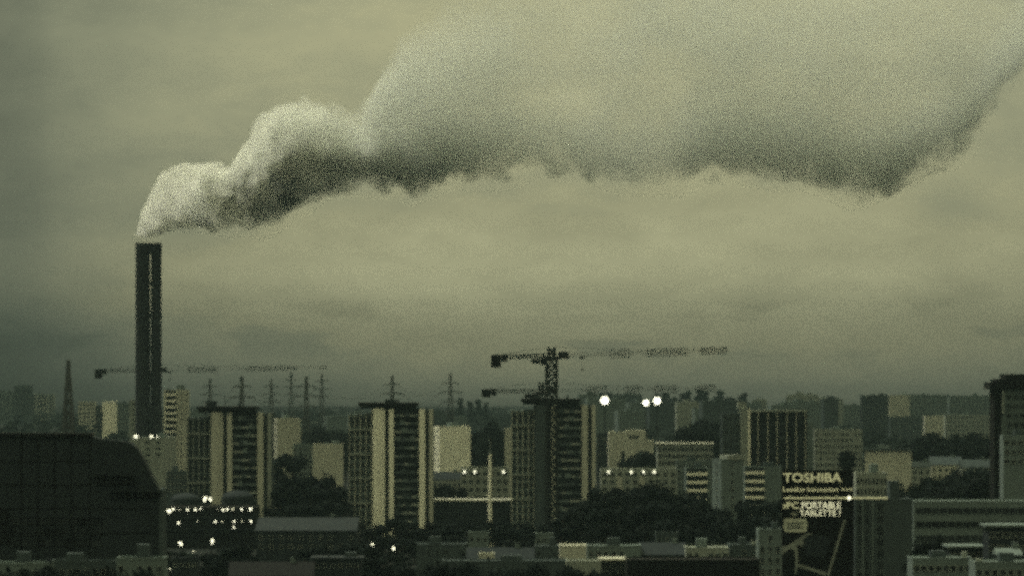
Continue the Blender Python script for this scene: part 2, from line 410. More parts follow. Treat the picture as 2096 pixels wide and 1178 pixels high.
def balcony_mesh(w, dp, h, mt):
    key = (round(w, 2), dp, h, mt)
    if key in BCACHE: return BCACHE[key]
    m = MB(); m.box(-w/2, -dp, 0, w/2, 0.02, 0.16); m.box(-w/2, -dp, 0.16, w/2, -dp+0.12, h)
    m.box(-w/2, -dp+0.12, 0.16, -w/2+0.12, 0.0, h); m.box(w/2-0.12, -dp+0.12, 0.16, w/2, 0.0, h)
    BCACHE[key] = m.mesh('balcony', mt); return BCACHE[key]

def face_windows(root, w, h, rows, cols, ww, wh, fh=2.9, top=1.7, frame='stone', rz=0.0, org=(0, 0), skip=0.0, kind='plain', x0=None, x1=None):
    """rows x cols windows, top row first, on a face of width w whose middle is at org, facing -y turned by rz"""
    x0 = -w/2 if x0 is None else x0; x1 = w/2 if x1 is None else x1
    me = window_mesh(ww, wh, kind, frame); c, s = math.cos(rz), math.sin(rz)
    for r in range(rows):
        z = h-top-wh/2-r*fh
        if z < 1.0: break
        for k in range(cols):
            if random.random() < skip: continue
            x = x0+(x1-x0)*(k+0.5)/cols
            inst('window', me, root, (org[0]+x*c, org[1]+x*s, z), rz)

def building(name, label, x0, x1, yt, Y, side=None, d=14.0, wall='stone', roof='flat', win=None, swin=None, bal=None, extra=None, cat='building',
             group=None, roofm='slate', yaw=None, fh=2.9, frame='stone', minz=0.0):
    if Y > 2450:
        Y *= 1.35; fh *= 1.35; d *= 1.3
        if win: win = tuple(win[:2])+(win[2]*1.3, win[3]*1.3)+tuple(win[4:])
    s = S(Y)
    th = 0.0
    if side: th = R(24) if side[0] == 'L' else R(-24)
    if yaw is not None: th = R(yaw)
    w = (x1-x0)/s/math.cos(th)
    if side: d = side[1]/s/abs(math.sin(th))
    h = PZ(yt, Y)
    root = empty(name, (PX((x0+x1)/2, Y), Y, minz), th); tag(root, label, cat, group)
    b = MB()
    if roof == 'gable':
        rh = min(3.5, w*0.25); e = h-rh
        b.box(-w/2, 0, 0, w/2, d, e)
        b.build('wall', wall, root)
        r_ = MB(); o = 0.4
        r_.quad((-w/2-o, -o, e-0.15), (w/2+o, -o, e-0.15), (w/2+o, d/2, h), (-w/2-o, d/2, h))
        r_.quad((-w/2-o, d/2, h), (w/2+o, d/2, h), (w/2+o, d+o, e-0.15), (-w/2-o, d+o, e-0.15))
        r_.poly([(-w/2-o, -o, e-0.15), (-w/2-o, d/2, h), (-w/2-o, d+o, e-0.15)]); r_.poly([(w/2+o, d+o, e-0.15), (w/2+o, d/2, h), (w/2+o, -o, e-0.15)])
        r_.quad((-w/2-o, d+o, e-0.15), (w/2+o, d+o, e-0.15), (w/2+o, -o, e-0.15), (-w/2-o, -o, e-0.15))
        ro = r_.build('roof', roofm, root)
        cm = MB(); cx = w*0.22; cm.box(cx, d/2-0.5, h-1.2, cx+1.3, d/2+0.5, h+1.1); cm.box(cx+0.25, d/2-0.25, h+1.1, cx+0.55, d/2+0.25, h+1.5); cm.build('chimney', 'grey', ro)
        h = e
    else:
        b.box(-w/2, 0, 0, w/2, d, h-0.5)
        b.build('wall', wall, root)
        r_ = MB()
        if roof == 'slab':
            r_.box(-w/2-0.7, -0.7, h-0.5, w/2+0.7, d+0.7, h)
        else:
            t = 0.3
            r_.box(-w/2-0.04, -0.04, h-0.5, w/2+0.04, t, h); r_.box(-w/2-0.04, d-t, h-0.5, w/2+0.04, d+0.04, h)
            r_.box(-w/2-0.04, t, h-0.5, -w/2+t, d-t, h); r_.box(w/2-t, t, h-0.5, w/2+0.04, d-t, h)
            r_.box(-w/2+t, t, h-0.5, w/2-t, d-t, h-0.3)
        ro = r_.build('roof', roofm if roof == 'slab' else wall, root)
        if extra is not False and w > 6:
            pr = MB(); rr = random.Random(int(x0*7+Y))
            px_ = rr.uniform(-w*0.3, w*0.2); pw = min(5.0, w*0.25)
            pr.box(px_, d*0.3, h-0.3 if roof != 'slab' else h, px_+pw, d*0.3+4, h+rr.uniform(1.0, 2.4))
            mm_ = 'slate' if wall in ('dark', 'slate', 'grey') else 'grey'
            pr.build('roof_house', mm_, ro)
            for kk in range(int(min(5, w/6))):                 # vents, ducts and aerials scattered over the roof
                q = rr.uniform(-0.46, 0.46)*w
                if px_-1.5 < q < px_+pw+0.3: continue
                zz = h-0.3 if roof != 'slab' else h; vm_ = MB(); kd = rr.random()
                if kd < 0.55: vm_.box(q, d*0.2, zz, q+rr.uniform(0.5, 1.6), d*0.2+1.2, h+rr.uniform(0.5, 1.2)); vm_.build('vent', rr.choice([mm_, 'dark', 'stone']), ro)
                else: vm_.bar((q, d*0.25, zz), (q, d*0.25, h+rr.uniform(1.5, 3.2)), 0.07); vm_.bar((q-0.5, d*0.25, h+1.2), (q+0.5, d*0.25, h+1.2), 0.05); vm_.build('antenna', 'steel', ro)
    if win:
        rows, cols, ww, wh = win[:4]; opt = win[4] if len(win) > 4 else {}
        face_windows(root, w, h, rows, cols, ww, wh, fh, frame=opt.get('frame', frame), skip=opt.get('skip', 0.0), kind=opt.get('kind', 'plain'), top=opt.get('top', 1.7))
    if bal:
        rows, bw_, mt = bal; W2 = w*bw_; me = balcony_mesh(W2, 1.2, 1.15, mt); mw = window_mesh(W2*0.96, 1.35, 'band', 'dark')
        for r in range(rows):
            z = h-fh*(r+1)+0.1
            if z < 0: break
            inst('balcony', me, root, (0, 0, z)); inst('window', mw, root, (0, 0, z+1.95))
    if swin and side:
        rows, cols, ww, wh = swin[:4]
        if side[0] == 'L': face_windows(root, d, h, rows, cols, ww, wh, fh, rz=R(-90), org=(-w/2, d/2), frame=frame)
        else: face_windows(root, d, h, rows, cols, ww, wh, fh, rz=R(90), org=(w/2, d/2), frame=frame)
    root['_w'] = w; root['_h'] = h
    return root

exec_after = []
# ------------------------------------------------------------------ the tall chimney
CY = 2000.0; cs = S(CY)
ch = empty('factory_chimney', (PX(303.5, CY), CY, 0)); tag(ch, 'very tall dark twin flue chimney smoking above the city, thin gap between its shafts', 'chimney')
top = PZ(500, CY)
def flue(x0, x1, zt):
    m = MB(); a, b = (x0-303.5)/cs, (x1-303.5)/cs
    m.cyl((a+b)/2, 0, 0, zt, (b-a)/2*1.06, (b-a)/2, k=36); return m
fl = flue(277.5, 307.0, top).build('flue', 'flue', ch); fr = flue(309.2, 330.5, top).build('flue', 'flue', ch)
for (py, hh) in ((497, 5.0), (577, 1.6), (643, 1.6), (707, 1.8), (770, 4.0), (835, 6.0)):
    m = MB(); z = PZ(py, CY); a, b = (277-303.5)/cs, (331.2-303.5)/cs; r = 3.66
    pts = [(a+r+r*math.cos(t), r*math.sin(t)) for t in [math.pi/2+math.pi*i/12 for i in range(13)]]
    r2 = 2.75; pts += [(b-r2+r2*math.cos(t), r2*math.sin(t)) for t in [-math.pi/2+math.pi*i/12 for i in range(13)]]
    m.prism(pts, z-hh, z); m.build('collar', 'flue', ch)
m = MB()
for i in range(60):
    z = 20+i*1.8; m.box(-0.2, -3.9, z, 0.5, -3.8, z+0.08)
m.bar((-0.2, -3.85, 18), (-0.2, -3.85, top-2), 0.05); m.bar((0.5, -3.85, 18), (0.5, -3.85, top-2), 0.05)
m.build('ladder', 'flue', ch)

# ------------------------------------------------------------------ the three matching towers
def make_tower(pale='pale', cream='cream', wing='grey', seed=1, shaft=None):
    tr = random.Random(seed)
    s = S(1600); T = empty('tower_block', (0, 0, 0))
    X = lambda p: p/s
    H = 49.3; fh = 3.12
    m = MB(); m.box(X(0), 2.2, 0, X(46), 17, 47.2); m.build('wing', wing, T)
    m = MB(); m.box(X(46), 1.6, 0, X(172), 19, H); m.build('wall', 'slate', T)
    m = MB(); m.prism([(X(48), 1.6), (X(50), -1.6), (X(63), -2.2), (X(74), -0.6), (X(74), 1.6)], 0, H); m.build('stair_shaft', shaft or pale, T)
    for a, b, y in ((82, 92, -0.9), (144, 156, -0.9), (164.5, 172.3, 0.2)):
        m = MB(); m.box(X(a), y, 0, X(b), 1.65, H-0.1); m.build('pilaster', pale if a != 164.5 else cream, T)
    m = MB(); m.box(X(20), -2.0, H+0.9, X(141), 20, H+2.3); rf = m.build('roof', 'black', T)
    m = MB(); m.box(X(24), 0, H, X(137), 18, H+0.9); m.build('roof_recess', 'dark', rf)
    q = 30+tr.uniform(0, 45); m = MB(); m.box(X(q), 6, H+2.3, X(q+tr.uniform(10, 22)), 12, H+tr.uniform(3.4, 4.6)); m.build('machine_room', 'dark', rf)
    q = tr.uniform(95, 125); m = MB(); m.box(X(q), 5, H+2.3, X(q+4), 8, H+3.5); m.build('vent', 'dark', rf)
    q = tr.uniform(60, 90); m = MB(); m.box(X(q), 5, H+2.3, X(q+1.2), 5.3, H+tr.uniform(5, 8)); m.build('antenna', 'dark', rf)
    for k in range(15):
        z = H-2.0-k*fh
        if z < 3: break
        for c in range(4):
            inst('window', window_mesh(0.95, 1.75, 'plain', 'dark'), T, (X(6+c*11.5), 2.2, z-0.9-2.0*0 if z < 46 else 45.0))
        inst('window', window_mesh(0.95, 1.8, 'plain', 'grey'), T, (X(78), 1.6, z-0.4))
        inst('window', window_mesh(0.9, 1.8, 'plain', 'stone'), T, (X(160.2), 1.6, z-0.4))
    gl = window_mesh(X(49), 1.7, 'band', 'slate')
    for k in range(15):
        z = H-2.6-k*fh
        if z < 1: break
        m = MB(); m.box(-X(25), -1.6, 0, X(25), 0.02, 0.16); x_ = -X(25)
        while x_ < X(25)-0.5:                                  # railings, solid panels, washing and screens differ along each floor
            q = tr.uniform(1.0, 2.6); e_ = min(x_+q, X(25)); mi = tr.choice([0, 0, 1, 1, 2, 2]); hh_ = tr.choice([0.9, 0.95, 1.0, 1.9 if mi < 2 else 1.1])
            m.box(x_, -1.6, 0.16, e_-0.06, -1.5, hh_, mi); x_ = e_
        m.build('balcony', ['slate', 'grey', 'stone'], T, (X(118), 1.6, z-0.6)); inst('glazing', gl, T, (X(118), 1.6, z+1.35))
    b2 = balcony_mesh(X(44), 0.7, 0.55, 'stone')
    for q in (0.6, 11.8, 23.2, 34.8, 45.3):
        m = MB(); m.box(X(q)-0.14, 1.7, 0, X(q)+0.14, 2.25, 47.0); m.build('fin', cream, T)
    for k in range(1, 15, 3):
        z = 47.2-3.3-k*fh
        if z < 1: break
        inst('sill_band', b2, T, (X(23), 2.2, z))
    return T
T0 = make_tower('cream', 'stone', 'slate', 1)
tag(T0, 'left tower block of the three alike, nearest to the tall dark chimney', 'tower block', 'three matching tower blocks under dark floating roofs')
towers = [T0, make_tower('pale', 'cream', 'grey', 2), make_tower('cream', 'cream', 'grey', 3, 'slate')]
for o in towers[1:]: o['category'] = 'tower block'; o['group'] = T0['group']
for o, px, z, lb in zip(towers, (383, 714, 1047), (-1.2, 0.3, 1.8),
        (None, 'middle tower block of the three alike, dark trees at its foot', 'right tower block of the three alike, standing behind the crane mast')):
    o.location = (PX(px, 1600), 1600, z)
    if lb: o['label'] = lb

# ------------------------------------------------------------------ buildings, left to right
B = building
# dark office building in the left foreground
DY = 900.0; ds = S(DY)
dk = empty('office_building', (PX(0, DY), DY, 0)); tag(dk, 'large dark office building with rounded right shoulder filling the lower left corner', 'building')
X = lambda p: p/ds
m = MB()
prof = [(-40, 892), (186, 892), (206, 898), (262, 904), (276, 912), (290, 934), (302, 958), (314, 982), (324, 1004), (330, 1024)]
pts = [(X(-60), 0), (X(330), 0)] + [(X(x), PZ(y, DY)) for x, y in reversed(prof)] + [(X(-60), PZ(892, DY))]
m.extr(pts, 0, 6); m.build('wall', 'dark', dk)
m = MB()
for x in (-10, 44, 78, 112, 146, 184): m.box(X(x)-0.22, -0.06, 2, X(x)+0.22, 0.01, PZ(900, DY))
for y in (944, 992, 1040, 1090): m.box(X(-55), -0.05, PZ(y, DY)-0.2, X(322 if y > 1000 else 184), 0.01, PZ(y, DY)+0.2)
m.build('cladding_joint', 'black', dk)
m = MB(); m.box(X(-60), -0.5, PZ(894, DY), X(186), 6.5, PZ(886, DY)); m.build('roof_edge', 'black', dk)
for (a, b, c, d_) in ((196, 974, 276, 992), (228, 1007, 328, 1019)):
    m = MB(); m.box(X(a), -0.4, PZ(d_, DY), X(b and c), 0.02, PZ(b, DY)); m.box(X(a)-0.3, -0.9, PZ(b, DY), X(c)+0.3, 0.02, PZ(b, DY)+0.25); m.build('loggia', 'black', dk)
m = MB(); m.box(X(-30), -0.4, PZ(1112, DY), X(20), 0.03, PZ(1040, DY)); m.build('entrance_bay', 'black', dk)
m = MB(); m.box(X(325), -0.3, 0, X(333), 10, PZ(1000, DY)+0.0); m.build('corner_pier', 'slate', dk)
WC = window_mesh(1.5, 1.5, 'plain', 'black')
for r in range(3):
    for c in range(12):
        inst('window', WC, dk, (X(16+c*16.8 if c else 24), 0, PZ(1066+r*22, DY)))

B('hazy_tower', 'faint hazy apartment tower with dark roof at the left edge of the skyline', -12, 30, 800, 4300, win=(8, 5, 2.4, 1.8), wall='grey')
B('hazy_tower', 'hazy stepped tower with two dark window columns left of the pointed pylon', 30, 64, 789, 4100, win=(10, 3, 4.0, 1.8), wall='slate')
B('hazy_tower', 'wide hazy apartment tower just left of the dark pointed pylon', 64, 110, 806, 4200, win=(9, 4, 2.6, 1.8), wall='stone', bal=(9, 0.4, 'cream'))
B('apartment_block', 'pale hazy block with horizontal floor lines right of the pointed pylon', 160, 194, 822, 2900, win=(9, 4, 1.7, 1.4), wall='cream', d=15)
B('apartment_block', 'narrow pale windowless gable standing left of the tall chimney', 210, 233, 822, 2500, win=None, wall='pale', d=20, extra=False)
B('apartment_block', 'narrow dark block between two pale blocks left of the chimney', 195, 209, 830, 2550, wall='dark', d=14, win=(12, 2, 1.0, 1.4), extra=False)
B('apartment_block', 'hazy grey block with small windows beside the tall chimney', 234, 262, 824, 2750, wall='grey', win=(12, 4, 1.3, 1.4), d=14)
B('apartment_block', 'thin pale end wall right against the left side of the chimney', 265, 281, 818, 2400, wall='stone', d=12, win=(14, 1, 1.0, 1.3), extra=False)
B('apartment_slab', 'tall pale slab with stacked balconies behind the chimney foot', 334, 366, 797, 2100, side=('R', 19), wall='cream', bal=(14, 0.72, 'pale'), swin=(14, 2, 1.0, 1.4), fh=3.1, roofm='dark')
pb = B('plant_building', 'pale concrete boiler house carrying lit lamps at the foot of the chimney', 268, 336, 895, 1960, wall='stone', d=70, win=(5, 3, 2.0, 1.0, dict(skip=0.4)))
for x in (278, 310, 322):
    m = MB(); r = {278: 0.95, 310: 0.75, 322: 0.45}[x]; xx = (x-302)/S(1960); hz = pb['_h']; m.box(xx-0.1, 0.3, hz-0.5, xx+0.1, 0.5, hz+0.4, 1); m.ball((xx, 0.4, hz+0.5), r, 10); m.build('lamp', ['lamp', 'steel'], pb)
B('low_building', 'grey low block between the boiler house and the left tower', 341, 384, 964, 1800, wall='slate', win=(3, 5, 1.1, 1.3), d=14)
# domed tanks
for (x, y, r, lb) in ((380, 1008, 30, 'pale domed tank behind the row of lamps, nearer the dark office building'), (487, 1003, 34, 'pale domed tank in front of the left tower block')):
    Yt = 1570; t_ = empty('storage_tank', (PX(x, Yt), Yt, 0)); tag(t_, lb, 'tank', 'domed tanks behind the lamps')
    rr = r/S(Yt); zt = PZ(y, Yt); m = MB(); m.cyl(0, 0, 0, zt-rr*0.45, rr, rr, k=28); m.build('tank_wall', 'dark', t_)
    m = MB(); m.ball((0, 0, zt-rr*0.45+0.02), rr, 28, 0, 0.45, True); m.build('dome', 'dark', t_)
    m = MB(); m.cyl(0, 0, zt-rr*0.45-0.5, zt-rr*0.45-0.1, rr+0.12, rr+0.12, k=28); m.build('rim', 'dark', t_)
# lit deck
pk = B('parking_deck', 'dark low deck with two rows of bright lamps below the left tower block', 336, 522, 1037, 1500, wall='black', d=30, roofm='dark', extra=False)
m = MB(); s_ = S(1500); w_ = pk['_w']
for z in (PZ(1060, 1500), PZ(1084, 1500)): m.box(-w_/2, -0.6, z, w_/2, 0.01, z+0.6)
m.build('floor_edge', 'dark', pk)
def deck_lamp(x, y, r, mt='lamp', stretch=1.0):
    m = MB(); xx = (x-429)/s_; zz = PZ(y, 1500); m.ball((xx, -1.2, zz), r/s_*0.72*random.uniform(0.7, 1.05), 10, 0, stretch); m.box(xx-0.08, -1.1, zz-0.05, xx+0.08, 0.0, zz+0.05, 1); m.build('lamp', [mt, 'steel'], pk)
for (x, y, r, mt) in ((347, 1045, 6, 'lamp'), (355, 1041, 4, 'lamp'), (368, 1042, 2.6, 'lamp_dim'), (385, 1042, 4, 'lamp'), (400, 1042, 4.4, 'lamp'), (411, 1040, 3.3, 'lamp'), (446, 1041, 2.3, 'lamp_dim'),
    (457, 1042, 4.2, 'lamp'), (466, 1041, 4.2, 'lamp'), (477, 1041, 3.6, 'lamp_dim'), (495, 1041, 3.8, 'lamp'), (513, 1041, 4.8, 'lamp'),
    (366, 1069, 4.2, 'lamp'), (405, 1065, 2.6, 'lamp_dim'), (441, 1066, 4.0, 'lamp'), (455, 1066, 2.6, 'lamp_dim'), (480, 1066, 3.7, 'lamp'), (496, 1066, 3.0, 'lamp_dim'), (514, 1066, 4.8, 'lamp'), (479, 1078, 3.6, 'lamp')):
    deck_lamp(x, y, r, mt)
B('apartment_block', 'pale block with a dark left side just right of the left tower', 568, 615, 855, 2000, side=('L', 15), wall='cream', win=None, d=14, swin=(8, 2, 1.2, 1.5))
B('low_building', 'small pale gable wall between the left tower and the dark trees', 552, 571, 940, 1850, wall='cream', win=(1, 1, 1.0, 1.2), d=9, roof='gable')
B('apartment_block', 'pale windowless end wall with dark trees above it, between left and middle towers', 640, 700, 908, 1900, wall='cream', win=None, d=16)
B('apartment_block', 'grey low block half hidden by a tree between left and middle towers', 600, 640, 908, 1930, wall='grey', win=(5, 4, 1.0, 1.4), d=16)
B('apartment_block', 'broad pale square block right of the middle tower', 900, 963, 872, 2150, side=('L', 13), wall='pale', win=None, d=16, swin=(7, 2, 1.1, 1.4))
B('low_building', 'low pale roofed houses below the broad square block', 886, 945, 965, 1800, wall='stone', roof='gable', win=(2, 6, 1.0, 1.3), d=12, roofm='dark')
b = B('apartment_block', 'low apartment block with three roof lamps behind the tall pale mast', 943, 1042, 956, 1700, wall='stone', win=(4, 7, 1.5, 1.4), d=14, fh=3.3, extra=False)
def roof_lamps(b, xs, xc, Y, py, r=3.6):
    for x in xs:
        m = MB(); s = S(Y); xx = (x-xc)/s; zz = PZ(py, Y); m.bar((xx, -0.35, zz-1.6), (xx, -0.35, zz), 0.08, 1); m.bar((xx, 0.3, zz-1.6), (xx, -0.35, zz-1.6), 0.06, 1); m.ball((xx, -0.4, zz), r/s*0.75, 10, 0, 1.25); m.build('lamp', ['lamp', 'steel'], b)
roof_lamps(b, (951, 972, 1031), 992.5, 1700, 965)
B('low_building', 'long low flat building with pale roof edge between middle and right towers', 884, 1046, 1022, 1610, wall='dark', roof='slab', roofm='cream', d=18, win=(2, 9, 3.2, 1.3, dict(frame='slate')), extra=False, fh=4.0)
B('apartment_block', 'narrow pale block touching the left side of the right tower', 1033, 1049, 876, 2000, wall='cream', win=None, d=12, extra=False)
B('apartment_block', 'small dark block squeezed between the right tower and the pale stepped block', 1223, 1244, 886, 2250, wall='dark', win=(4, 2, 1.0, 1.4), d=12)
st = B('apartment_block', 'pale stepped block right of the right tower', 1246, 1322, 884, 2200, wall='cream', win=None, d=18, extra=False)
m = MB(); w_ = st['_w']/2; h_ = st['_h']; s_ = S(2200); m.box(w_+0.02, 0.6, 0, w_+16/s_, 16, h_-16/s_); m.build('wing', 'cream', st)
m = MB(); m.box(-w_*0.1, 1, h_-0.3, w_-0.5, 9, h_+1.3); m.build('roof_house', 'cream', st)
m = MB(); m.box(-w_+0.5, 2, h_-0.3, -w_+3.2, 7, h_+0.8); m.build('vent', 'cream', st)
m = MB(); m.box(-w_+6.5, -0.06, 0, -w_+8.4, 0.02, h_-10); m.box(w_-9, -0.06, h_-3.2, w_-4, 0.02, h_-1.8); m.build('recess', 'dark', st)
B('school_building', 'long flat-roofed pale building with one dark window band behind the park trees', 1346, 1460, 906, 2050, wall='stone', roof='slab', roofm='cream', d=20, win=(3, 12, 1.7, 1.6, dict(top=2.2)), fh=3.4, extra=False)
b = B('apartment_block', 'low pale block with four roof lamps behind the park trees', 1230, 1386, 958, 1760, wall='stone', win=(4, 10, 1.5, 1.5), d=16, fh=3.1, extra=False)
roof_lamps(b, (1246, 1292, 1317, 1339), 1308, 1760, 965)
m = MB(); s_ = S(1760)
for x in (1268, 1314): m.box((x-5-1308)/s_, -1.2, 0, (x+5-1308)/s_, 0.01, PZ(975, 1760))
m.build('stair_shaft', 'cream', b)
B('apartment_block', 'plain grey block behind the park trees, left of the striped balconies', 1386, 1462, 942, 1840, wall='grey', win=(5, 8, 1.0, 1.3), d=14)
B('apartment_block', 'block with four bright balcony stripes left of the tall grey slab', 1404, 1450, 956, 1600, wall='grey', bal=(6, 0.9, 'pale'), d=14, fh=3.15)
B('apartment_block', 'block with four bright balcony stripes right of the tall grey slab', 1524, 1600, 954, 1620, wall='grey', d=14, fh=3.15)
# balconies only over its left half
b = bpy.data.objects['apartment_block.%03d' % max(int(o.name.split('.')[1]) for o in bpy.data.objects if o.name.startswith('apartment_block.'))]
me = balcony_mesh(40/S(1620), 1.2, 1.15, 'pale'); mw = window_mesh(38/S(1620), 1.35, 'band', 'dark')
for r in range(6):
    z = b['_h']-3.15*(r+1)+0.1; xx = (1545-1562)/S(1620); inst('balcony', me, b, (xx, 0, z)); inst('window', mw, b, (xx, 0, z+1.95))
b = B('apartment_slab', 'plain grey slab rising between the two striped balcony blocks', 1476, 1522, 938, 1500, side=('L', 17), wall='grey', d=12, win=(8, 1, 0.9, 1.4), swin=(8, 1, 1.0, 1.2))
m = MB(); w_ = b['_w']/2; m.box(w_-6.5, -0.4, b['_h']-0.4, w_+0.6, 6, b['_h']+1.3); m.build('roof_parapet', 'stone', b)
# glass-grid tower
GY = 1780; gs = S(GY); gt = empty('glass_tower', (PX(1570, GY), GY, 0)); tag(gt, 'dark gridded glass tower with pale stair column behind the illuminated billboard', 'tower block')
X = lambda p: (p-1570)/gs; GH = PZ(842, GY)
m = MB(); m.box(X(1478), 1, 0, X(1516), 15, PZ(845, GY)); m.build('wing', 'slate', gt)
m = MB(); m.box(X(1516), -1.2, 0, X(1535), 14, PZ(836, GY)); sc_ = m.build('stair_shaft', 'stone', gt)
m = MB(); m.box(X(1511), 0, PZ(836, GY), X(1528), 8, PZ(822, GY)); m.build('machine_room', 'stone', sc_)
m = MB(); m.box(X(1531), -1.6, 0, X(1535.2), -0.5, PZ(836, GY)); m.build('pilaster', 'pale', gt)
m = MB(); m.box(X(1535), 0, 0, X(1652), 15, GH); m.build('wall', 'black', gt)
m = MB(); m.box(X(1652), 0.6, 0, X(1666), 14, PZ(865, GY)); m.build('end_wing', 'grey', gt)
m = MB(); m.box(X(1530), -1.0, GH, X(1653), 15.2, GH+0.7); m.build('roof', 'stone', gt)
for x in (1551.5, 1571.5, 1590.5, 1610.5, 1629.5, 1648.5):
    m = MB(); m.box(X(x)-0.17, -0.9, 0, X(x)+0.17, 0.01, GH-0.02); m.build('mullion', 'cream', gt)
gx = [1535, 1551.5, 1571.5, 1590.5, 1610.5, 1629.5, 1648.5]
for k in range(9):
    for a, b_ in zip(gx[:-1], gx[1:]):
        inst('window', window_mesh(round((b_-a)/gs-0.9, 1), 1.9, 'plain', 'dark'), gt, (X((a+b_)/2), 0, GH-2.0-k*3.0))
    for x in (1486, 1497, 1508): inst('window', window_mesh(1.1, 1.6, 'plain', 'grey'), gt, (X(x), 1, GH-3.0-k*3.0))
B('apartment_block', 'wide grey pocked facade right of the glass tower', 1667, 1765, 878, 1980, wall='stone', win=(7, 11, 1.1, 1.1, dict(skip=0.15)), d=16)
B('apartment_block', 'block with dark flat roof band above a blank pale wall, right of the billboard', 1772, 1857, 918, 1520, side=('R', 9), wall='cream', win=None, roof='slab', roofm='slate', d=16, extra=True)
B('apartment_block', 'pale narrow-windowed block directly right of the billboard headline', 1752, 1816, 966, 1180, wall='stone', win=(4, 8, 0.6, 1.6), d=14)
B('house', 'pale house with light gable left among the trees at right', 1866, 1905, 944, 1750, wall='stone', roof='gable', win=(2, 3, 1.0, 1.2), d=11, roofm='slate')
B('house', 'widest pale house with bright roof among the trees at right', 1906, 1968, 934, 1780, wall='cream', roof='gable', win=(3, 5, 1.0, 1.2), d=12, roofm='slate')
B('house', 'pale house partly behind tree crowns beside the overhanging tower', 1969, 2030, 940, 1760, wall='stone', roof='gable', win=(2, 5, 1.0, 1.2), d=12, roofm='slate')
# far right skyline
B('hazy_block', 'hazy dark block on the skyline above the wide pocked facade', 1668, 1716, 812, 3400, wall='slate', win=(7, 6, 1.5, 1.4), d=14)
B('hazy_block', 'hazy grey block with pale strip on the skyline above the pocked facade', 1718, 1764, 828, 3300, wall='grey', win=(7, 5, 1.5, 1.4), d=14)
B('hazy_block', 'darkest hazy block on the right skyline', 1764, 1819, 808, 3000, wall='dark', win=(9, 6, 1.5, 1.4), d=14)
B('hazy_block', 'pale square block standing out of the right skyline', 1820, 1862, 808, 3200, wall='cream', d=14, win=None)
B('hazy_block', 'long grey hazy block behind the pale low block on the right skyline', 1862, 1942, 807, 3500, wall='grey', win=(9, 9, 1.5, 1.4), d=14)
B('hazy_block', 'small pale square block low in front of the grey hazy slab', 1893, 1934, 850, 2900, wall='cream', d=14, win=None)
B('hazy_block', 'long grey hazy slab just left of the overhanging roof tower', 1943, 2030, 809, 3450, wall='grey', win=(9, 10, 1.5, 1.4), d=14)
B('hazy_block', 'low grey terrace with many small windows under the hazy slab', 1935, 2032, 848, 2850, wall='stone', win=(5, 12, 1.3, 1.3), d=12)
B('hazy_block', 'dark low block under the pale square block on the right skyline', 1822, 1890, 852, 2800, wall='slate', win=(5, 7, 1.3, 1.3), d=12)
# overhanging tower right
OY = 1300; os_ = S(OY); ot = empty('tower_block', (PX(2036, OY), OY, 0)); tag(ot, 'tall grey tower with dark overhanging roof cut by the right edge', 'tower block')
X = lambda p: (p-2036)/os_
m = MB(); m.box(X(2050), 0, 0, X(2140), 16, PZ(792, OY)); m.build('wall', 'hazed_wall', ot)
m = MB(); m.box(X(2036), 0.8, 0, X(2050), 14, PZ(796, OY)); m.build('stair_shaft', 'black', ot)
m = MB(); m.box(X(2025), -1.5, PZ(796, OY), X(2052), 15, PZ(782, OY)); m.prism([(X(2040), -1), (X(2150), -1), (X(2150), 16), (X(2040), 16)], PZ(782, OY)-2.0, PZ(775, OY)); m.box(X(2058), 0, PZ(775, OY), X(2150), 15, PZ(765, OY)); m.build('roof', 'black', ot)
m = MB(); m.box(X(2051), -0.5, PZ(845, OY), X(2055), 0.02, PZ(796, OY)); m.build('pilaster', 'stone', ot)
for k in range(12):
    for c in range(3): inst('window', window_mesh(1.3, 1.2, 'plain', 'hazed_wall'), ot, (X(2066+c*14), 0, PZ(812, OY)-k*2.9))
B('apartment_block', 'pale low block below the overhanging tower at the right edge', 2054, 2110, 890, 1280, wall='grey', win=(3, 4, 1.4, 1.2), d=10)
# right foreground
b = B('apartment_block', 'grey tower with dark vertical window strips right of the billboard', 1750, 1868, 1020, 1000, wall='slate', d=16, roofm='slate', extra=False)
s_ = S(1000); h_ = b['_h']
for x, ww, lab in ((1759, 0.85, 0), (1775, 0.8, 0), (1802, 1.5, 1)):
    for k in range(9): inst('window', window_mesh(ww, 2.1, 'plain', 'grey'), b, ((x-1809)/s_, 0, h_-2.2-k*2.75))
m = MB()
for x in (1766, 1786): m.box((x-1.5-1809)/s_, -0.35, 0, (x+1.5-1809)/s_, 0.01, h_-0.2)
m.build('pilaster', 'grey', b)
m = MB(); m.box((1822-1809)/s_, 1, h_-0.4, (1842-1809)/s_, 8, h_+4.2); m.build('roof_house', 'slate', b)
b = B('office_block', 'wide grey office block with long window bands in the lower right corner', 1870, 2120, 1024, 1120, wall='grey', d=18, win=(5, 1, 31.5, 1.5, dict(kind='band', frame='grey', top=1.9)), fh=3.7, extra=False)
# the bands
B('low_building', 'dark roofed building with one pale eave in the right foreground', 2024, 2110, 1073, 930, wall='dark', roof='slab', roofm='grey', d=12, win=(2, 6, 1.0, 1.2), extra=False)
B('low_building', 'low dark building with pale roof edge in front of the grey office block', 1946, 2014, 1116, 950, wall='dark', roof='slab', roofm='grey', d=12, win=(2, 5, 1.0, 1.2), extra=False)
B('low_building', 'low house with small pale roof at the lower right edge', 2044, 2090, 1122, 900, wall='slate', roof='gable', roofm='grey', d=9, win=(2, 3, 0.9, 1.1))
B('low_building', 'flat grey building with dark square windows at the bottom right', 1868, 1990, 1140, 860, wall='grey', d=12, win=(2, 8, 1.0, 1.1))
B('low_building', 'flat grey building at the bottom right corner', 1996, 2110, 1148, 840, wall='grey', d=12, win=(2, 7, 1.0, 1.1))
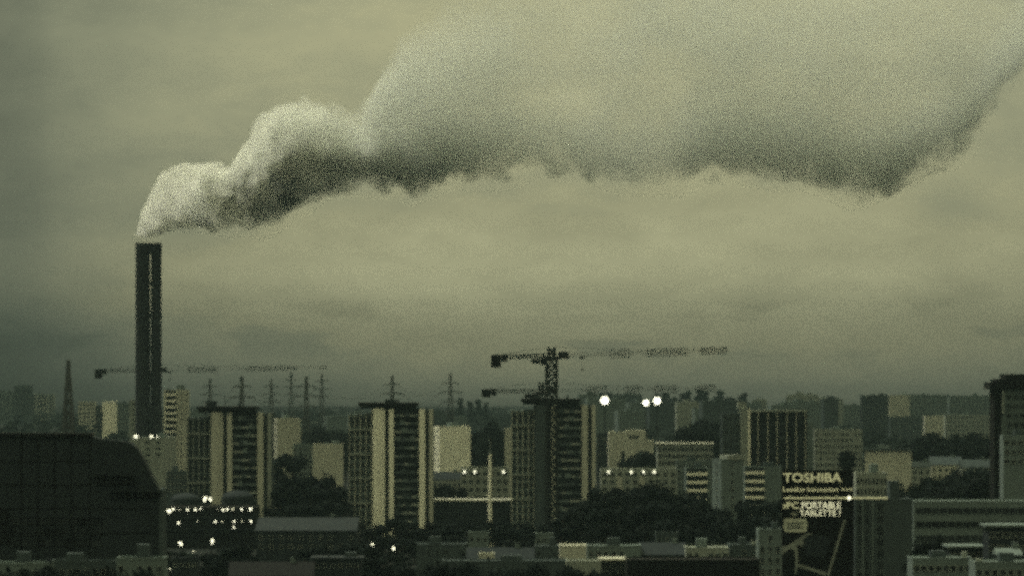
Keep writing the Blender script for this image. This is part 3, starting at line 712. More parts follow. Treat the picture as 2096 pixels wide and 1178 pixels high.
# bottom middle
B('terrace_building', 'dark grey bay at the left end of the long terrace at the bottom', 852, 955, 1112, 1170, wall='slate', win=(3, 6, 0.9, 1.3, dict(skip=0.35)), d=14, frame='grey')
B('terrace_building', 'lower dark bay of the long terrace between the left bay and the blank gable', 957, 1092, 1121, 1160, wall='dark', win=(3, 8, 0.9, 1.3, dict(skip=0.35)), d=14, frame='grey', roof='gable', roofm='dark')
B('terrace_building', 'grey bay of the long terrace touching the left side of the bright blank gable', 1094, 1144, 1116, 1165, wall='slate', win=(3, 3, 0.9, 1.3, dict(skip=0.2)), d=14, frame='grey')
B('terrace_building', 'bright blank gable in the middle of the long terrace at the bottom', 1146, 1200, 1115, 1120, wall='cream', win=None, d=14, extra=False)
B('terrace_building', 'grey terrace bay with small dark windows right of the bright blank gable', 1202, 1312, 1115, 1150, wall='grey', win=(3, 7, 1.0, 1.3, dict(skip=0.3)), d=14)
B('terrace_building', 'gabled terrace bay in the middle under the park trees', 1314, 1402, 1111, 1156, wall='slate', roof='gable', roofm='dark', win=(3, 5, 1.1, 1.4, dict(skip=0.25)), d=14)
B('terrace_building', 'lower mottled terrace bay near the billboard', 1404, 1492, 1119, 1148, wall='stone', win=(3, 6, 1.2, 1.3, dict(skip=0.15)), d=14)
B('terrace_building', 'narrow dark terrace bay next to the taller block by the billboard', 1494, 1552, 1113, 1158, wall='slate', win=(3, 3, 1.0, 1.5, dict(skip=0.2)), d=14)
B('terrace_building', 'taller grey block at the left edge of the billboard', 1553, 1600, 1082, 1100, wall='grey', win=(4, 3, 0.9, 1.6, dict(skip=0.2)), d=12)
B('low_building', 'pale plain low building below the bright blank gable', 1160, 1232, 1146, 1040, wall='stone', win=None, d=10, extra=False)
fb = B('low_building', 'low building with pale lintel over a dark barred opening at the bottom', 1232, 1282, 1142, 1020, wall='black', d=10, roof='slab', roofm='cream', win=(2, 4, 0.8, 2.2, dict(frame='stone', top=1.0)), extra=False)
B('low_building', 'wide dark-roofed hall along the bottom edge', 1284, 1556, 1144, 1000, wall='black', d=16, roofm='black', roof='flat', win=None, extra=False)
B('low_building', 'low grey building with little windows at the bottom centre', 905, 1158, 1146, 1000, wall='slate', win=(2, 16, 0.7, 1.5, dict(skip=0.25)), d=12, frame='grey')
for (x0, x1, yt, Y, wl, lb) in ((958, 1000, 1087, 1230, 'grey', 'grey rooftop house above the long terrace below the pale mast'), (1096, 1132, 1090, 1230, 'grey', 'grey rooftop house at the foot of the crane'),
     (1342, 1388, 1088, 1220, 'slate', 'grey rooftop house in front of the park trees, left of the billboard'), (980, 1012, 1131, 1040, 'cream', 'small bright rooftop box at the bottom centre')):
    B('roof_pavilion', lb, x0, x1, yt, Y, wall=wl, d=6, win=(1, 3, 0.8, 1.0), extra=False)
# left bottom
b = B('warehouse', 'broad low warehouse with grey sloping roof right of the lamps', 524, 728, 1062, 1330, wall='dark', d=40, roof='gable', roofm='dark', win=(2, 10, 1.4, 1.2, dict(skip=0.3)))
B('low_building', 'grey low building under the street lamps by the dark office block', 352, 404, 1140, 1180, wall='dark', d=10, win=(1, 4, 1.0, 1.0))
B('low_building', 'low dark shed with pale ridge at the bottom left of the warehouse', 470, 640, 1150, 1120, wall='dark', roof='gable', roofm='black', d=10, win=(1, 8, 1.0, 1.0))
B('low_building', 'flat grey roof in front of the warehouse', 640, 738, 1140, 1130, wall='dark', d=14, roofm='dark', roof='slab', win=(1, 6, 1.0, 1.0))
B('low_building', 'low pale house at the bottom left corner', -10, 100, 1150, 800, wall='grey', roof='flat', d=8, win=(1, 6, 0.8, 1.0, dict(skip=0.3)))
B('low_building', 'low pale house with broken roofline below the dark office building', 102, 236, 1146, 810, wall='slate', roof='flat', d=8, win=(1, 8, 0.8, 1.0, dict(skip=0.3)))
B('low_building', 'low pale wall end at the foot of the dark office building corner', 238, 336, 1140, 805, wall='grey', roof='flat', d=8, win=(1, 5, 0.8, 1.0, dict(skip=0.3)))

# ------------------------------------------------------------------ pale mast
m_ = empty('mast', (PX(1003, 1500), 1500, 0)); tag(m_, 'tall slender pale tapering mast between the middle and right towers', 'mast')
m = MB(); m.cyl(0, 0, 0, PZ(925, 1500), 0.78, 0.45, k=14); m.build('pole', 'pale', m_)
m = MB(); m.cyl(0, 0, PZ(925, 1500), PZ(893, 1500), 0.16, 0.08, k=8); m.build('finial', 'stone', m_)
m = MB(); m.cyl(0, 0, PZ(925, 1500)-0.5, PZ(925, 1500)+0.3, 0.6, 0.6, k=14); m.build('collar', 'grey', m_)

# ------------------------------------------------------------------ billboard
BY = 900.0; bs = S(BY); bb = empty('billboard', (PX(1674, BY), BY, 0)); tag(bb, 'huge black illuminated advertising billboard with pale lettering and a tablet picture', 'billboard')
X = lambda p: (p-1674)/bs; Z = lambda p: PZ(p, BY)
m = MB(); m.box(X(1601), 0, 6, X(1748), 0.8, Z(1021)); m.build('panel', 'black', bb)
m = MB(); m.box(X(1600), 0.1, Z(1021), X(1747), 0.7, Z(961)); m.build('header_panel', 'black', bb)
m = MB()
for x in (1604, 1640, 1675, 1710, 1745):
    m.bar((X(x), 1.2, 0), (X(x), 1.2, Z(965)), 0.14); m.bar((X(x), 1.2, Z(1100)), (X(x), 6, 8), 0.12)
for y in (970, 1010, 1060, 1110): m.bar((X(1602), 1.2, Z(y)), (X(1746), 1.2, Z(y)), 0.1)
m.build('frame', 'steel', bb)
def text(body, x0, x1, ybase, ytop, mt, name='lettering', bold=0.0, y=-0.06, par=None):
    c = bpy.data.curves.new(name, 'FONT'); c.body = body; c.size = 1.0; c.extrude = 0.04; c.offset = bold; c.resolution_u = 3
    o = bpy.data.objects.new(name, c); col.objects.link(o); dg = bpy.context.evaluated_depsgraph_get(); dg.update()
    me = bpy.data.meshes.new_from_object(o.evaluated_get(dg)); bpy.data.objects.remove(o); bpy.data.curves.remove(c)
    xs = [v.co.x for v in me.vertices]; ys = [v.co.y for v in me.vertices]
    a0, a1, b0, b1 = min(xs), max(xs), min(ys), max(ys)
    if any(k in body for k in 'gp'):
        pass
    for v in me.vertices:
        u, w, e = v.co.x, v.co.y, v.co.z
        v.co = (X(x0)+(u-a0)/(a1-a0)*(X(x1)-X(x0)), y+e, Z(ybase)+(w-b0)/(b1-b0)*(Z(ytop)-Z(ybase)))
    me.materials.clear(); me.materials.append(MATS[mt]); me.update(); me.name = name
    o = bpy.data.objects.new(name, me); o.parent = par or bb; col.objects.link(o); return o
text('TOSHIBA', 1603, 1723, 986, 967, 'letter_gold', bold=0.02)
text('Leading Innovation >>>', 1603, 1746, 1008, 996, 'letter_gold', bold=0.018)
m = MB(); m.box(X(1605), -0.25, Z(1020), X(1816), 0.0, Z(1016.5)); m.build('light_rail', 'letter_gold', bb)
m = MB(); m.ball((X(1738), -0.5, Z(1018)), 0.42, 10); m.build('lamp', 'lamp', bb)
for x in (1618, 1650, 1690, 1712):
    m = MB(); m.bar((X(x), -0.3, Z(1017)), (X(x), -1.3, Z(1014)), 0.05); m.box(X(x)-0.4, -1.6, Z(1014.5), X(x)+0.4, -1.2, Z(1012.5)); m.build('spotlight', 'print_pale', bb)
text('\u203aPC', 1602, 1635, 1040, 1026, 'letter_gold', bold=0.03)
text('PORTABLE', 1641, 1721, 1040, 1026, 'letter_bright', bold=0.022)
text('ou', 1619, 1632, 1054, 1047, 'print_pale', bold=0.01)
text('TABLETTE ?', 1637, 1721, 1055, 1042.5, 'letter_bright', bold=0.01)
# rounded badge
m = MB(); pts = []
cx, cz, hw, hh, rr = X(1628), Z(1074), 24/bs, 14/bs, 6/bs
for k, (sx, sz) in enumerate(((1, 1), (-1, 1), (-1, -1), (1, -1))):
    for i in range(6):
        a = math.pi/2*(k+i/5); pts.append((cx+sx*(hw-rr)+rr*math.cos(a), cz+sz*(hh-rr)+rr*math.sin(a)))
m.extr(pts, -0.08, 0.0); bd = m.build('badge', 'print_pale', bb)
for z, (a, b_) in zip((1069, 1074, 1079), ((1610, 1646), (1613, 1643), (1611, 1645))):
    m = MB()
    x = a
    rr_ = random.Random(int(z))
    while x < b_:
        q = rr_.uniform(2, 4.5); m.box(X(x), -0.13, Z(z+1.4), X(min(x+q, b_)), -0.08, Z(z-1.4)); x += q+1.2
    m.build('badge_line', 'dark', bd)
# printed picture: a pale forearm and hand holding a tablet
pic = MB()
pic.extr([(X(x), Z(y)) for x, y in [(1601, 1118), (1612, 1115), (1628, 1105), (1640, 1097), (1652, 1091), (1664, 1090), (1656, 1094), (1648, 1098), (1643, 1104), (1646, 1112), (1643, 1118), (1636, 1114), (1630, 1114), (1633, 1122), (1634, 1150), (1630, 1174), (1627, 1174), (1628, 1150), (1626, 1126), (1616, 1122), (1601, 1134)]], -0.05, 0.0)
pic.build('printed_arm', 'print_grey', bb)
pic = MB(); pic.extr([(X(x), Z(y)) for x, y in [(1727, 1062), (1731, 1064), (1697, 1178), (1692, 1178)]], -0.05, 0.0)
pic.extr([(X(x), Z(y)) for x, y in [(1632, 1152), (1692, 1170), (1690, 1177), (1631, 1157)]], -0.055, 0.0)
pic.build('printed_tablet', 'print_grey', bb)
pic = MB(); pic.extr([(X(x), Z(y)) for x, y in [(1650, 1100), (1668, 1094), (1690, 1096), (1700, 1104), (1694, 1122), (1688, 1142), (1664, 1136), (1650, 1140), (1647, 1118)]], -0.045, 0.0)
pic.build('printed_picture', 'dark', bb)

# ------------------------------------------------------------------ cranes
def lattice(m, p0, p1, w, r, seg, br, tri=False):
    """square lattice beam from p0 to p1"""
    p0, p1 = Vector(p0), Vector(p1); d = (p1-p0); L = d.length; d.normalize()
    side = Vector((0, 1, 0)) if abs(d.y) < 0.9 else Vector((1, 0, 0)); up = side.cross(d).normalized(); side = d.cross(up).normalized()
    cs_ = [side*w/2+up*w/2, side*w/2-up*w/2, -side*w/2-up*w/2, -side*w/2+up*w/2]
    for c in cs_: m.bar(p0+c, p1+c, r)
    n = max(1, int(L/seg))
    for i in range(n):
        a = p0+d*(L*i/n); b = p0+d*(L*(i+1)/n)
        for k in range(4):
            c0, c1 = cs_[k], cs_[(k+1) % 4]
            m.bar(a+c0, b+c1, br) if i % 2 else m.bar(a+c1, b+c0, br)
            m.bar(a+c0, a+c1, br)
def crane(label, px, Y, ytop, yjib, xcw, xtip, tilt, panels, mw=2.6, trolley=None, yaw=0.0, cabs=-1, solid=0.16, tie=True, faint=0.07, cwh=3.6):
    s = S(Y); o = empty('tower_crane', (PX(px, Y), Y, 0), R(yaw)); tag(o, label, 'crane')
    zj = PZ(yjib, Y); zt = PZ(ytop, Y); J = (xtip-px)/s; C = (px-xcw)/s; tt = math.tan(R(tilt))
    m = MB(); lattice(m, (0, 0, 0), (0, 0, zj-0.8), mw, solid*1.5, 3.0, solid); m.build('mast', 'steel', o)
    m = MB(); lattice(m, (0, 0, zj-0.8), (0, 0, zt), mw*0.6, solid*1.4, 2.0, solid); m.build('apex', 'steel', o)
    m = MB(); m.cyl(0, 0, zj-1.6, zj-0.4, mw*0.75, k=14); m.build('slewing_ring', 'steel', o)
    m = MB(); lattice(m, (mw/2, 0, zj), (J, 0, zj+J*tt), 1.1, faint, 2.4, faint*0.6); jb = m.build('jib', 'steel', o)
    m = MB(); lattice(m, (-mw/2, 0, zj), (-C, 0, zj-C*tt), 1.0, solid*0.8, 2.2, faint); m.build('counter_jib', 'steel', o)
    m = MB(); zc = zj-C*tt; m.box(-C, -1.2, zc-cwh, -C+3.6, 1.2, zc+0.5); m.box(-C+3.9, -1.0, zc-1.6, -C+5.8, 1.0, zc+0.8); m.box(-C+0.3, -1.25, zc+0.5, -C+6.0, 1.25, zc+1.0); m.build('counterweight', 'black', o)
    if tie:
        m = MB(); m.bar((-C+2, 0, zc+0.8), (0, 0, zt), 0.07); m.bar((0, 0, zt), (J*0.6, 0, zj+J*0.6*tt+0.5), 0.05); m.build('tie_bar', 'steel', o)
    m = MB(); q = cabs*(mw/2+0.1); q2 = q+cabs*2.0; m.box(min(q, q2), -1.6, zj-3.4, max(q, q2), 0.6, zj-1.0); m.build('cab', 'black', o)
    m = MB(); m.box(-mw/2-5.4, -0.8, zj-2.9, -mw/2-2.2, 0.8, zj-1.3); m.bar((-mw/2-3.8, 0, zj-1.3), (-mw/2-3.8, 0, zj), 0.12); m.build('winch', 'black', o)
    m = MB(); m.box(mw/2+0.6, -0.8, zj-1.2, mw/2+4.4, 0.8, zj+1.4); m.build('hoist_frame', 'steel', o)
    if trolley:
        xt = (trolley-px)/s; m = MB(); z = zj+xt*tt-0.6; m.box(xt-1.0, -0.8, z-0.9, xt+1.0, 0.8, z-0.1); tr = m.build('trolley', 'steel', o)
        m = MB(); m.bar((xt, 0, z-0.9), (xt, 0, z-4.5), 0.05); m.box(xt-0.35, -0.3, z-5.3, xt+0.35, 0.3, z-4.5); m.build('hook', 'steel', tr)
    rr = random.Random(int(px))
    for (a, b_, h) in panels:
        x0, x1 = (a-px)/s, (b_-px)/s; m = MB(); hz = h/s
        f = lambda x: zj+x*tt-0.2
        m.bar((x0, -0.62, f(x0)+hz/2), (x1, -0.62, f(x1)+hz/2), 0.07); m.bar((x0, -0.62, f(x0)-hz/2), (x1, -0.62, f(x1)-hz/2), 0.07)
        x = x0
        while x < x1:
            k = rr.random(); w_ = rr.uniform(0.8, 1.5)
            m.bar((x, -0.62, f(x)-hz/2), (x, -0.62, f(x)+hz/2), 0.11)
            if k < 0.4: m.bar((x, -0.62, f(x)+hz/2), (x+w_, -0.62, f(x)-hz/2), 0.08)
            elif k < 0.7: m.bar((x, -0.62, f(x)), (x+w_, -0.62, f(x)+hz/2), 0.08); m.bar((x, -0.62, f(x)), (x+w_, -0.62, f(x)-hz/2), 0.08)
            else: m.bar((x, -0.62, f(x)), (x+w_, -0.62, f(x)), 0.08)
            x += w_+0.25
        m.build('sign_panel', 'steel', jb)
    return o
crane('highest tower crane, its dark mast standing in front of the right tower block', 1129, 1500, 710, 727, 1005, 1488, 1.9, [(1250, 1290, 18), (1325, 1405, 15), (1435, 1485, 14)], mw=3.6, trolley=1192, solid=0.33, faint=0.05)
crane('lower tower crane behind the right tower block, jib just above the floodlights', 1108, 1680, 782, 799, 986, 1468, 0.9, [(1200, 1242, 17), (1284, 1312, 17), (1340, 1387, 17), (1424, 1466, 15)], mw=3.0, solid=0.24, cwh=2.4, faint=0.035)
crane('far tower crane whose mast is hidden behind the tall chimney', 318, 2080, 745, 757, 194, 670, 1.1, [(385, 441, 10), (505, 608, 9), (654, 669, 8)], mw=2.6, solid=0.2, trolley=347, faint=0.022)

# ------------------------------------------------------------------ pylons and cables
def pylon(px, Y, yt, label, base=6.5, r=0.22, arms=True, spike=False):
    H = PZ(yt, Y); o = empty('electricity_pylon', (PX(px, Y), Y, 0)); tag(o, label, 'pylon', 'power line pylons')
    m = MB(); n = 11
    def wd(t): return max(0.55, base*(1-t)**1.35/2+0.45) if not spike else max(0.25, base/2*(1-t)**0.9)
    for i in range(n):
        t0, t1 = i/n, (i+1)/n; w0, w1 = wd(t0), wd(t1); z0, z1 = H*t0, H*t1
        c0 = [(w0, w0, z0), (-w0, w0, z0), (-w0, -w0, z0), (w0, -w0, z0)]; c1 = [(w1, w1, z1), (-w1, w1, z1), (-w1, -w1, z1), (w1, -w1, z1)]
        for k in range(4):
            m.bar(c0[k], c1[k], r*1.3); m.bar(c0[k], c1[(k+1) % 4], r*0.7); m.bar(c0[(k+1) % 4], c1[k], r*0.7); m.bar(c1[k], c1[(k+1) % 4], r*0.7)
    m.build('lattice_body', 'pylon_steel', o)
    if arms:
        for t, L in ((0.70, 6.5), (0.80, 8.0), (0.90, 5.5)):
            z = H*t; m = MB()
            for sx in (-1, 1):
                m.bar((0, 0.5, z), (sx*L, 0, z), r*0.8); m.bar((0, -0.5, z), (sx*L, 0, z), r*0.8); m.bar((0, 0, z+1.6), (sx*L, 0, z), r*0.7)
            a = m.build('cross_arm', 'pylon_steel', o)
            for sx in (-1, 1):
                m = MB(); m.bar((sx*L, 0, z), (sx*L, 0, z-1.8), 0.13); m.build('insulator', 'pylon_steel', a)
    return o
pl = [(430, 3300, 775, 'faint pylon between the chimney slab and the left tower roof'), (495, 2500, 770, 'dark pylon rising over the roof of the left tower block'), (555, 3400, 776, 'faint pylon over the right edge of the left tower block'),
 (596, 3900, 762, 'faintest thin pylon above the pale block right of the left tower'), (627, 2600, 770, 'tall pylon standing over the dark trees between left and middle towers'), (659, 3700, 764, 'faint pylon right of the tall one between the left and middle towers'),
 (803, 2900, 768, 'pylon rising above the roof of the middle tower block'), (922, 2900, 764, 'pylon above the broad pale block between middle and right towers')]
pyl = {}
for (px, Y, yt, lb) in pl:
    k = Y < 2700; pyl[px] = (pylon(px, Y, yt, lb, base=6.5 if k else 8.5, r=0.30 if k else 0.26), Y, yt)
pylon(140, 2250, 737, 'dark pointed lattice mast standing alone left of the chimney', base=9.0, r=0.6, arms=False, spike=True)
def cables(a, b, label, sag=7.0):
    (oa, Ya, ya), (ob, Yb, yb) = pyl[a], pyl[b]; m = MB()
    for t, L in ((0.70, 6.5), (0.80, 8.0), (0.90, 5.5)):
        for sx in (-1, 1):
            pa = Vector((PX(a, Ya)+sx*L, Ya, PZ(ya, Ya)*t-1.8)); pb_ = Vector((PX(b, Yb)+sx*L, Yb, PZ(yb, Yb)*t-1.8)); q = pa
            for i in range(1, 13):
                u = i/12; p = pa.lerp(pb_, u); p.z -= sag*4*u*(1-u); m.bar(q, p, 0.07); q = p
    tag(m.build('power_cable', 'pylon_steel'), label, 'cable', 'power cables between the pylons')
cables(430, 495, 'faint power cables left of the dark pylon over the left tower'); cables(495, 627, 'sagging power cables between the left tower and the tall pylon beside it')
cables(627, 803, 'power cables sagging towards the pylon over the middle tower'); cables(803, 922, 'power cables between the middle tower roof and the pylon right of it')

# ------------------------------------------------------------------ floodlights
for (px, py, r, lb) in ((1238, 819, 8.2, 'brightest floodlight, alone just right of the right tower block'), (1322, 824, 6.2, 'lower left floodlight of the close pair'), (1345, 820, 7.4, 'upper right floodlight of the close pair')):
    Y = 2300; s = S(Y); o = empty('floodlight_mast', (PX(px, Y), Y, 0)); tag(o, lb, 'floodlight', 'stadium floodlights glaring over the park')
    z = PZ(py, Y); m = MB(); m.cyl(0, 0.6, 0, z+1, 0.5, 0.25, k=10); m.build('pole', 'steel', o)
    m = MB(); R_ = r/s; m.box(-R_, 0.35, z-R_, R_, 0.55, z+R_); hd = m.build('head_frame', 'steel', o)
    for a in range(7):
        ang = a*math.pi/3; q = 0 if a == 6 else R_*0.62
        m = MB(); m.ball((q*math.cos(ang), 0.1, z+q*math.sin(ang)), R_*0.42, 10); m.build('lamp', 'floodlight', hd)

# ------------------------------------------------------------------ street lamps
def street_lamp(px, py, Y, r, label, slope=0.0, stretch=1.3, mt='lamp'):
    s = S(Y); o = empty('street_lamp', (PX(px, Y), Y, 0)); tag(o, label, 'street lamp', 'street lamps')
    z = PZ(py, Y); m = MB(); m.cyl(0, 0, 0, max(2, z-0.2), 0.12, 0.07, k=8); m.bar((0, 0, z-0.2), (0, -0.8, z+0.2), 0.06); m.build('pole', 'steel', o)
    m = MB(); m.ball((0, 0, 0), r/s*0.85, 10, 0, stretch); h = m.build('lamp_head', mt, o); h.location = (0, -0.9, z+0.1); h.rotation_euler = (0, R(slope), 0)
street_lamp(420, 1021, 1420, 4.4, 'tall street lamp above the lit deck, brighter of the pair by the left tower', 20, 1.6)
street_lamp(431, 1022, 1420, 3.8, 'dimmer street lamp of the pair in front of the left tower', -15, 1.4)
street_lamp(370, 1112, 1330, 3.8, 'tilted glowing street lamp below the lit deck near the dark office building', -45, 1.7)
street_lamp(435, 1107, 1330, 3.6, 'bright elongated street lamp below the lit deck', 5, 1.9)
street_lamp(397, 1128, 1290, 2.4, 'dim small street lamp under the elongated bright one', 0, 1.0, 'lamp_dim')
street_lamp(382, 1135, 1280, 2.6, 'small street lamp over the grey low building', 0, 1.0, 'lamp_dim')
street_lamp(348, 1163, 1200, 2.6, 'lowest small street lamp at the foot of the dark office building', 0, 1.0, 'lamp_dim')
street_lamp(762, 1115, 1310, 4.2, 'bright street lamp below the middle tower, left of two', 0, 1.1)
street_lamp(806, 1122, 1300, 4.0, 'bright street lamp below the middle tower, right of two', 0, 1.2)

# ------------------------------------------------------------------ trees
def crown_mesh(seed, h, r, shape='round', n=1500, q=0.55, clear=0.22):
    rn = random.Random(seed); m = MB(); lobes = []
    k = 13 if shape == 'round' else 9
    for i in range(k):
        if shape == 'round':
            a = rn.uniform(0, 6.28); t = rn.uniform(clear+0.1, 0.92); rad = r*math.sqrt(max(0.05, 1-((t-0.55)/0.5)**2))
            lobes.append((Vector((math.cos(a)*rad*rn.uniform(0.2, 0.68), math.sin(a)*rad*rn.uniform(0.2, 0.68), h*t)), r*rn.uniform(0.28, 0.5)))
        else:
            t = clear+0.05+(0.9-clear)*i/(k-1); lobes.append((Vector((rn.uniform(-.25, .25)*r, rn.uniform(-.25, .25)*r, h*t)), r*(0.95-0.75*abs(t-0.45))*rn.uniform(0.7, 1.1)))
    for i in range(n):
        c, lr = lobes[rn.randrange(k)]
        d = Vector((rn.gauss(0, 1), rn.gauss(0, 1), rn.gauss(0, 0.85))).normalized()
        p = c+d*lr*(rn.random()**0.4)*rn.uniform(0.8, 1.12)
        if p.z > h: p.z = h-rn.random()*0.4
        u = Vector((rn.gauss(0, 1), rn.gauss(0, 1), rn.gauss(0, 1))).normalized(); w = u.cross(d)
        if w.length < 0.1: continue
        w.normalize(); a = q*rn.uniform(0.6, 1.5); b_ = q*rn.uniform(0.5, 1.2)
        m.quad(p-u*a-w*b_*0.3, p+w*b_, p+u*a+w*b_*0.3, p-w*b_)
    return m.mesh('crown', 'leaf')
def trunk_mesh(seed, h, r):
    rn = random.Random(seed); m = MB(); m.cyl(0, 0, 0, h*0.45, r*0.075+0.12, r*0.05+0.06, k=8)
    for i in range(6):
        a = rn.uniform(0, 6.28); z = h*rn.uniform(0.22, 0.45); m.bar((0, 0, z), (math.cos(a)*r*0.5, math.sin(a)*r*0.5, z+h*0.25), 0.13)
    m.bar((0, 0, h*0.44), (0.2, 0.1, h*0.8), 0.14)
    return m.mesh('trunk', 'bark')
VAR = [(crown_mesh(s_, 20.0, 6.4), trunk_mesh(s_, 20.0, 6.4)) for s_ in (1, 2, 3, 4, 5)]
POP = [(crown_mesh(s_, 24.0, 2.6, 'poplar', 1700, 0.75, 0.05), trunk_mesh(s_, 24.0, 2.6)) for s_ in (11, 12)]
protos = {}
def tree(px, yt, Y, label, group, width=1.0, kind='round', name=None):
    h = PZ(yt, Y); vs_, base = (VAR, 20.0) if kind == 'round' else (POP, 24.0)
    i = random.randrange(len(vs_)); name = name or ('tree' if kind == 'round' else 'poplar_tree')
    key = (kind, i)
    if key not in protos:
        t = empty(name); inst('trunk', vs_[i][1], t); inst('crown', vs_[i][0], t); protos[key] = t
    else: t = copy_tree(protos[key])
    t.location = (PX(px, Y), Y, 0); sc = h/base; wd = width*(sc**0.5)*random.uniform(0.9, 1.1)
    t.rotation_euler = (0, 0, random.uniform(0, 6.28)); t.scale = (wd, wd, sc); tag(t, label, 'tree', group)
    return t
def interp(prof, x):
    for (a, b) in zip(prof[:-1], prof[1:]):
        if a[0] <= x <= b[0]: return a[1]+(b[1]-a[1])*(x-a[0])/(b[0]-a[0])
    return prof[0][1] if x < prof[0][0] else prof[-1][1]
def grove(prof, rows, step, label, group, width=1.0, jit=6, kind='round'):
    for ri, (Y, dy) in enumerate(rows):
        x = prof[0][0]+(step/2 if ri % 2 else 0)
        while x <= prof[-1][0]:
            xx = x+random.uniform(-step*0.2, step*0.2)
            u = (xx-prof[0][0])/max(1, prof[-1][0]-prof[0][0]); pos = 'left end' if u < 0.25 else 'left half' if u < 0.5 else 'right half' if u < 0.75 else 'right end'
            rw = '' if len(rows) == 1 else (', back row', ', front row')[ri] if len(rows) == 2 else (', back row', ', second row', ', third row', ', front row')[ri if ri < len(rows)-1 else 3]
            tree(xx, interp(prof, xx)+dy+random.uniform(-jit, jit), Y, label+rw+', '+pos, group, width, kind)
            x += step
grove([(560, 978), (600, 970), (650, 975), (706, 970)], [(1640, 0), (1600, 22), (1560, 55)], 30, 'dark dense tree in the grove between the left and middle towers', 'grove between the left and middle towers')
grove([(585, 925), (625, 912)], [(1830, 0)], 24, 'hazy tree before the pale blocks right of the left tower', 'hazy trees right of the left tower')
grove([(622, 885), (660, 872), (708, 884)], [(2500, 0), (2400, 12)], 17, 'dark tree rising over the pale windowless end wall', 'dark trees above the pale end wall', jit=3)
grove([(734, 1066), (800, 1062), (880, 1066), (960, 1060), (1040, 1062), (1100, 1072)], [(1470, 0), (1420, 14), (1370, 34)], 38, "dark tree in the low belt at the middle tower's foot", 'low tree belt under the middle tower', jit=5)
grove([(1120, 1068), (1160, 1040), (1200, 1015), (1235, 990), (1290, 1000), (1340, 984), (1400, 990), (1440, 1012), (1480, 1040)], [(1460, 0), (1420, 12), (1370, 40), (1310, 78)], 36, 'dark dense tree in the park right of the crane', 'dark park trees right of the crane')
grove([(1532, 1024), (1596, 1020)], [(1440, 0), (1400, 30)], 26, 'dark tree between the grey slab and the billboard', 'trees left of the billboard')
grove([(1480, 1068), (1530, 1068)], [(1400, 0)], 26, 'dark tree at the foot of the plain grey slab', 'trees under the grey slab')
grove([(1284, 940), (1310, 924), (1348, 930)], [(2080, 0)], 16, 'small dark tree in front of the pale stepped block', 'trees by the pale stepped block', jit=3)
grove([(970, 890), (1008, 862), (1038, 888)], [(2380, 0), (2300, 20)], 12, 'tall dark tree in the cluster behind the pale mast', 'tall dark trees behind the pale mast', width=0.75, jit=4)
grove([(892, 992), (940, 990)], [(1660, 0), (1640, 16)], 20, 'dark tree right of the middle tower above the pale roof edge', 'trees right of the middle tower', jit=3)
grove([(1400, 868), (1440, 858), (1475, 852)], [(2300, 0), (2230, 20)], 15, 'dark tree beside the dark left wing of the glass tower', 'dark trees left of the glass tower', jit=5)
tree(1728, 918, 1700, 'lone dark tree with spreading top above the right end of the billboard', None, 0.95)
grove([(1846, 990), (1900, 975), (1960, 958), (2030, 948), (2100, 962)], [(1520, 0), (1450, 14), (1380, 26)], 30, 'large dark tree in the wood above the grey office block', 'dark trees over the grey office block')
grove([(1850, 905), (1900, 888), (1960, 892), (2030, 888)], [(2200, 0), (2050, 16)], 21, 'dark tree in the band behind the pale houses at right', 'dark trees behind the pale houses', jit=4)
grove([(1345, 812), (1380, 806), (1470, 806), (1536, 812)], [(4600, 0)], 13, 'slim hazy poplar on the skyline right of the floodlights', 'poplars on the skyline right of the floodlights', kind='poplar', width=2.0, jit=9)
grove([(1188, 822), (1320, 838)], [(4700, 0)], 15, 'slim hazy poplar on the skyline behind the floodlights', 'poplars on the skyline behind the floodlights', kind='poplar', width=2.0, jit=9)
grove([(945, 812), (1000, 826)], [(4800, 0)], 17, 'slim hazy poplar on the skyline between the middle and right towers', 'poplars on the skyline between the towers', kind='poplar', width=1.8, jit=7)
grove([(345, 1122), (400, 1132), (470, 1120), (522, 1112)], [(1265, 0), (1215, 26)], 24, 'dark bushy tree in the yard below the lit deck', 'yard trees below the lit deck', jit=8)
grove([(640, 1118), (735, 1112), (790, 1132), (850, 1140)], [(1230, 0), (1180, 20)], 27, 'dark bushy tree below the two bright street lamps', 'trees below the two bright street lamps', jit=7)
grove([(1150, 1112), (1330, 1110), (1545, 1108)], [(1205, 0)], 37, 'dark tree showing just over the long terrace roofs', 'trees behind the long terrace', jit=5)
grove([(880, 1152), (1230, 1162)], [(960, 0)], 43, 'small dark tree in front of the low grey building at the bottom', 'small trees at the bottom centre', jit=8, width=0.7)
grove([(1880, 1092), (2030, 1100)], [(1040, 0), (1000, 30)], 33, 'dark tree in front of the wide grey office block', 'trees before the grey office block', jit=9, width=0.8)
grove([(10, 1150), (330, 1158)], [(780, 0)], 46, 'small dark tree among the low roofs at the bottom left', 'small trees at the bottom left', jit=10, width=0.6)
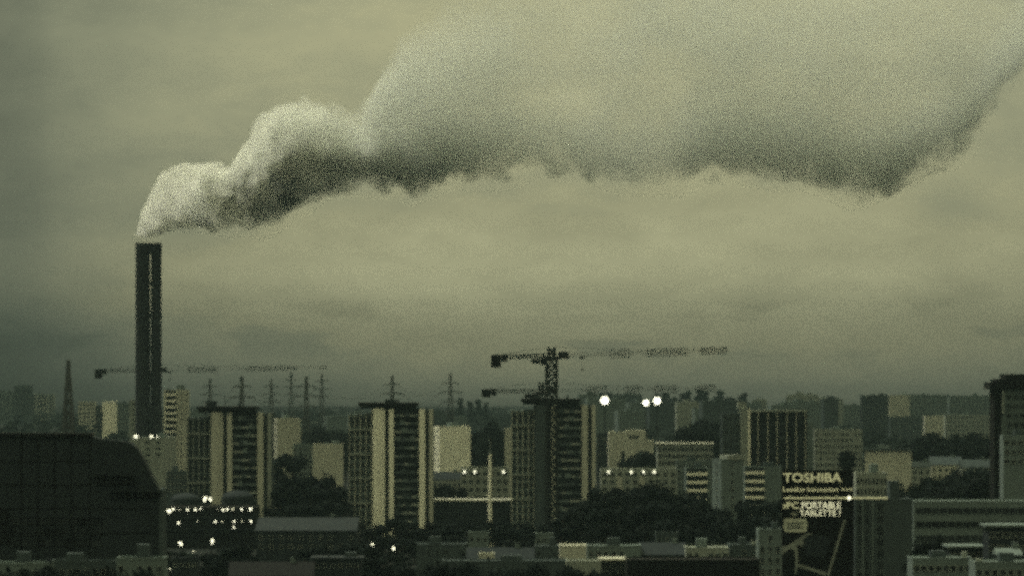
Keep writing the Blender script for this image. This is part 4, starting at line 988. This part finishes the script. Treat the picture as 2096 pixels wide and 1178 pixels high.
# far-off woods: nobody could count these
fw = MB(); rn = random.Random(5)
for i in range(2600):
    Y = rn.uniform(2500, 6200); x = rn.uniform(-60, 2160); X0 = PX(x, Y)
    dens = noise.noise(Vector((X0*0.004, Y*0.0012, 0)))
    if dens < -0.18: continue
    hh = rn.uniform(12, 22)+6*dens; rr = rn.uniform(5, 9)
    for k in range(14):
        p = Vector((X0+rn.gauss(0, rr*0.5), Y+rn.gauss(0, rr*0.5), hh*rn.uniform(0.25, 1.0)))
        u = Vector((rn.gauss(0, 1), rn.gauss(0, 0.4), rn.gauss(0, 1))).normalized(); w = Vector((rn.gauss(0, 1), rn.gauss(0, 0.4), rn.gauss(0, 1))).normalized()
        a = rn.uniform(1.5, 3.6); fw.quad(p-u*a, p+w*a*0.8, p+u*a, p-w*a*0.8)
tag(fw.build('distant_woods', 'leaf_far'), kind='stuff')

# ------------------------------------------------------------------ countless hazy blocks of the far skyline (each its own thing)
rn = random.Random(21)
hm_ = MB(); hm_.box(-0.5, 0, 0, 0.5, 0.7, 1); hm_.box(-0.2, 0.1, 1, 0.05, 0.4, 1.05); hm_.box(0.2, 0.1, 1, 0.32, 0.3, 1.03)
hmes = {k: hm_.mesh('far_block', k) for k in ('grey', 'stone', 'slate', 'cream')}
x = 270
while x < 1700:
    x += rn.uniform(7, 30) if x < 1130 else rn.uniform(4, 15)
    Y = rn.uniform(3600, 6400) if x < 1130 else rn.uniform(3100, 5200); w = rn.uniform(12, 34); t = rn.uniform(806, 852) if x > 1180 else rn.uniform(838, 872)
    k = rn.choice(['grey', 'grey', 'slate', 'slate', 'stone'])
    o = bpy.data.objects.new('far_block', hmes[k]); o.location = (PX(x, Y), Y, 0); h = max(12, PZ(t, Y)); o.scale = (w, w*0.8, h); o.rotation_euler = (0, 0, rn.uniform(-.3, .3)); col.objects.link(o)
    zn = 'between the chimney and the left tower' if x < 560 else 'between the left and middle towers' if x < 800 else 'between the middle and right towers' if x < 1130 else 'around the floodlights' if x < 1480 else 'above the glass tower'
    tag(o, 'small faint block dissolving in far haze '+zn, 'building', 'faint blocks on the far skyline')

# ------------------------------------------------------------------ haze
hz = MB(); hz.box(-3200, -400, -1.0, 3200, 10100, 250)
ho = hz.build('haze', 'black'); ho.data.materials.clear()
m = bpy.data.materials.new('haze'); m.use_nodes = True; t = m.node_tree; t.nodes.clear()
o = t.nodes.new('ShaderNodeOutputMaterial'); v = t.nodes.new('ShaderNodeVolumePrincipled'); t.links.new(v.outputs[0], o.inputs['Volume'])
v.inputs['Color'].default_value = (0.074, 0.108, 0.112, 1); v.inputs['Density'].default_value = 1.25e-4; v.inputs['Anisotropy'].default_value = 0.0
ho.data.materials.append(m); tag(ho, kind='stuff')
for o in bpy.data.objects:
    for k in ('_w', '_h'):
        if k in o.keys(): del o[k]
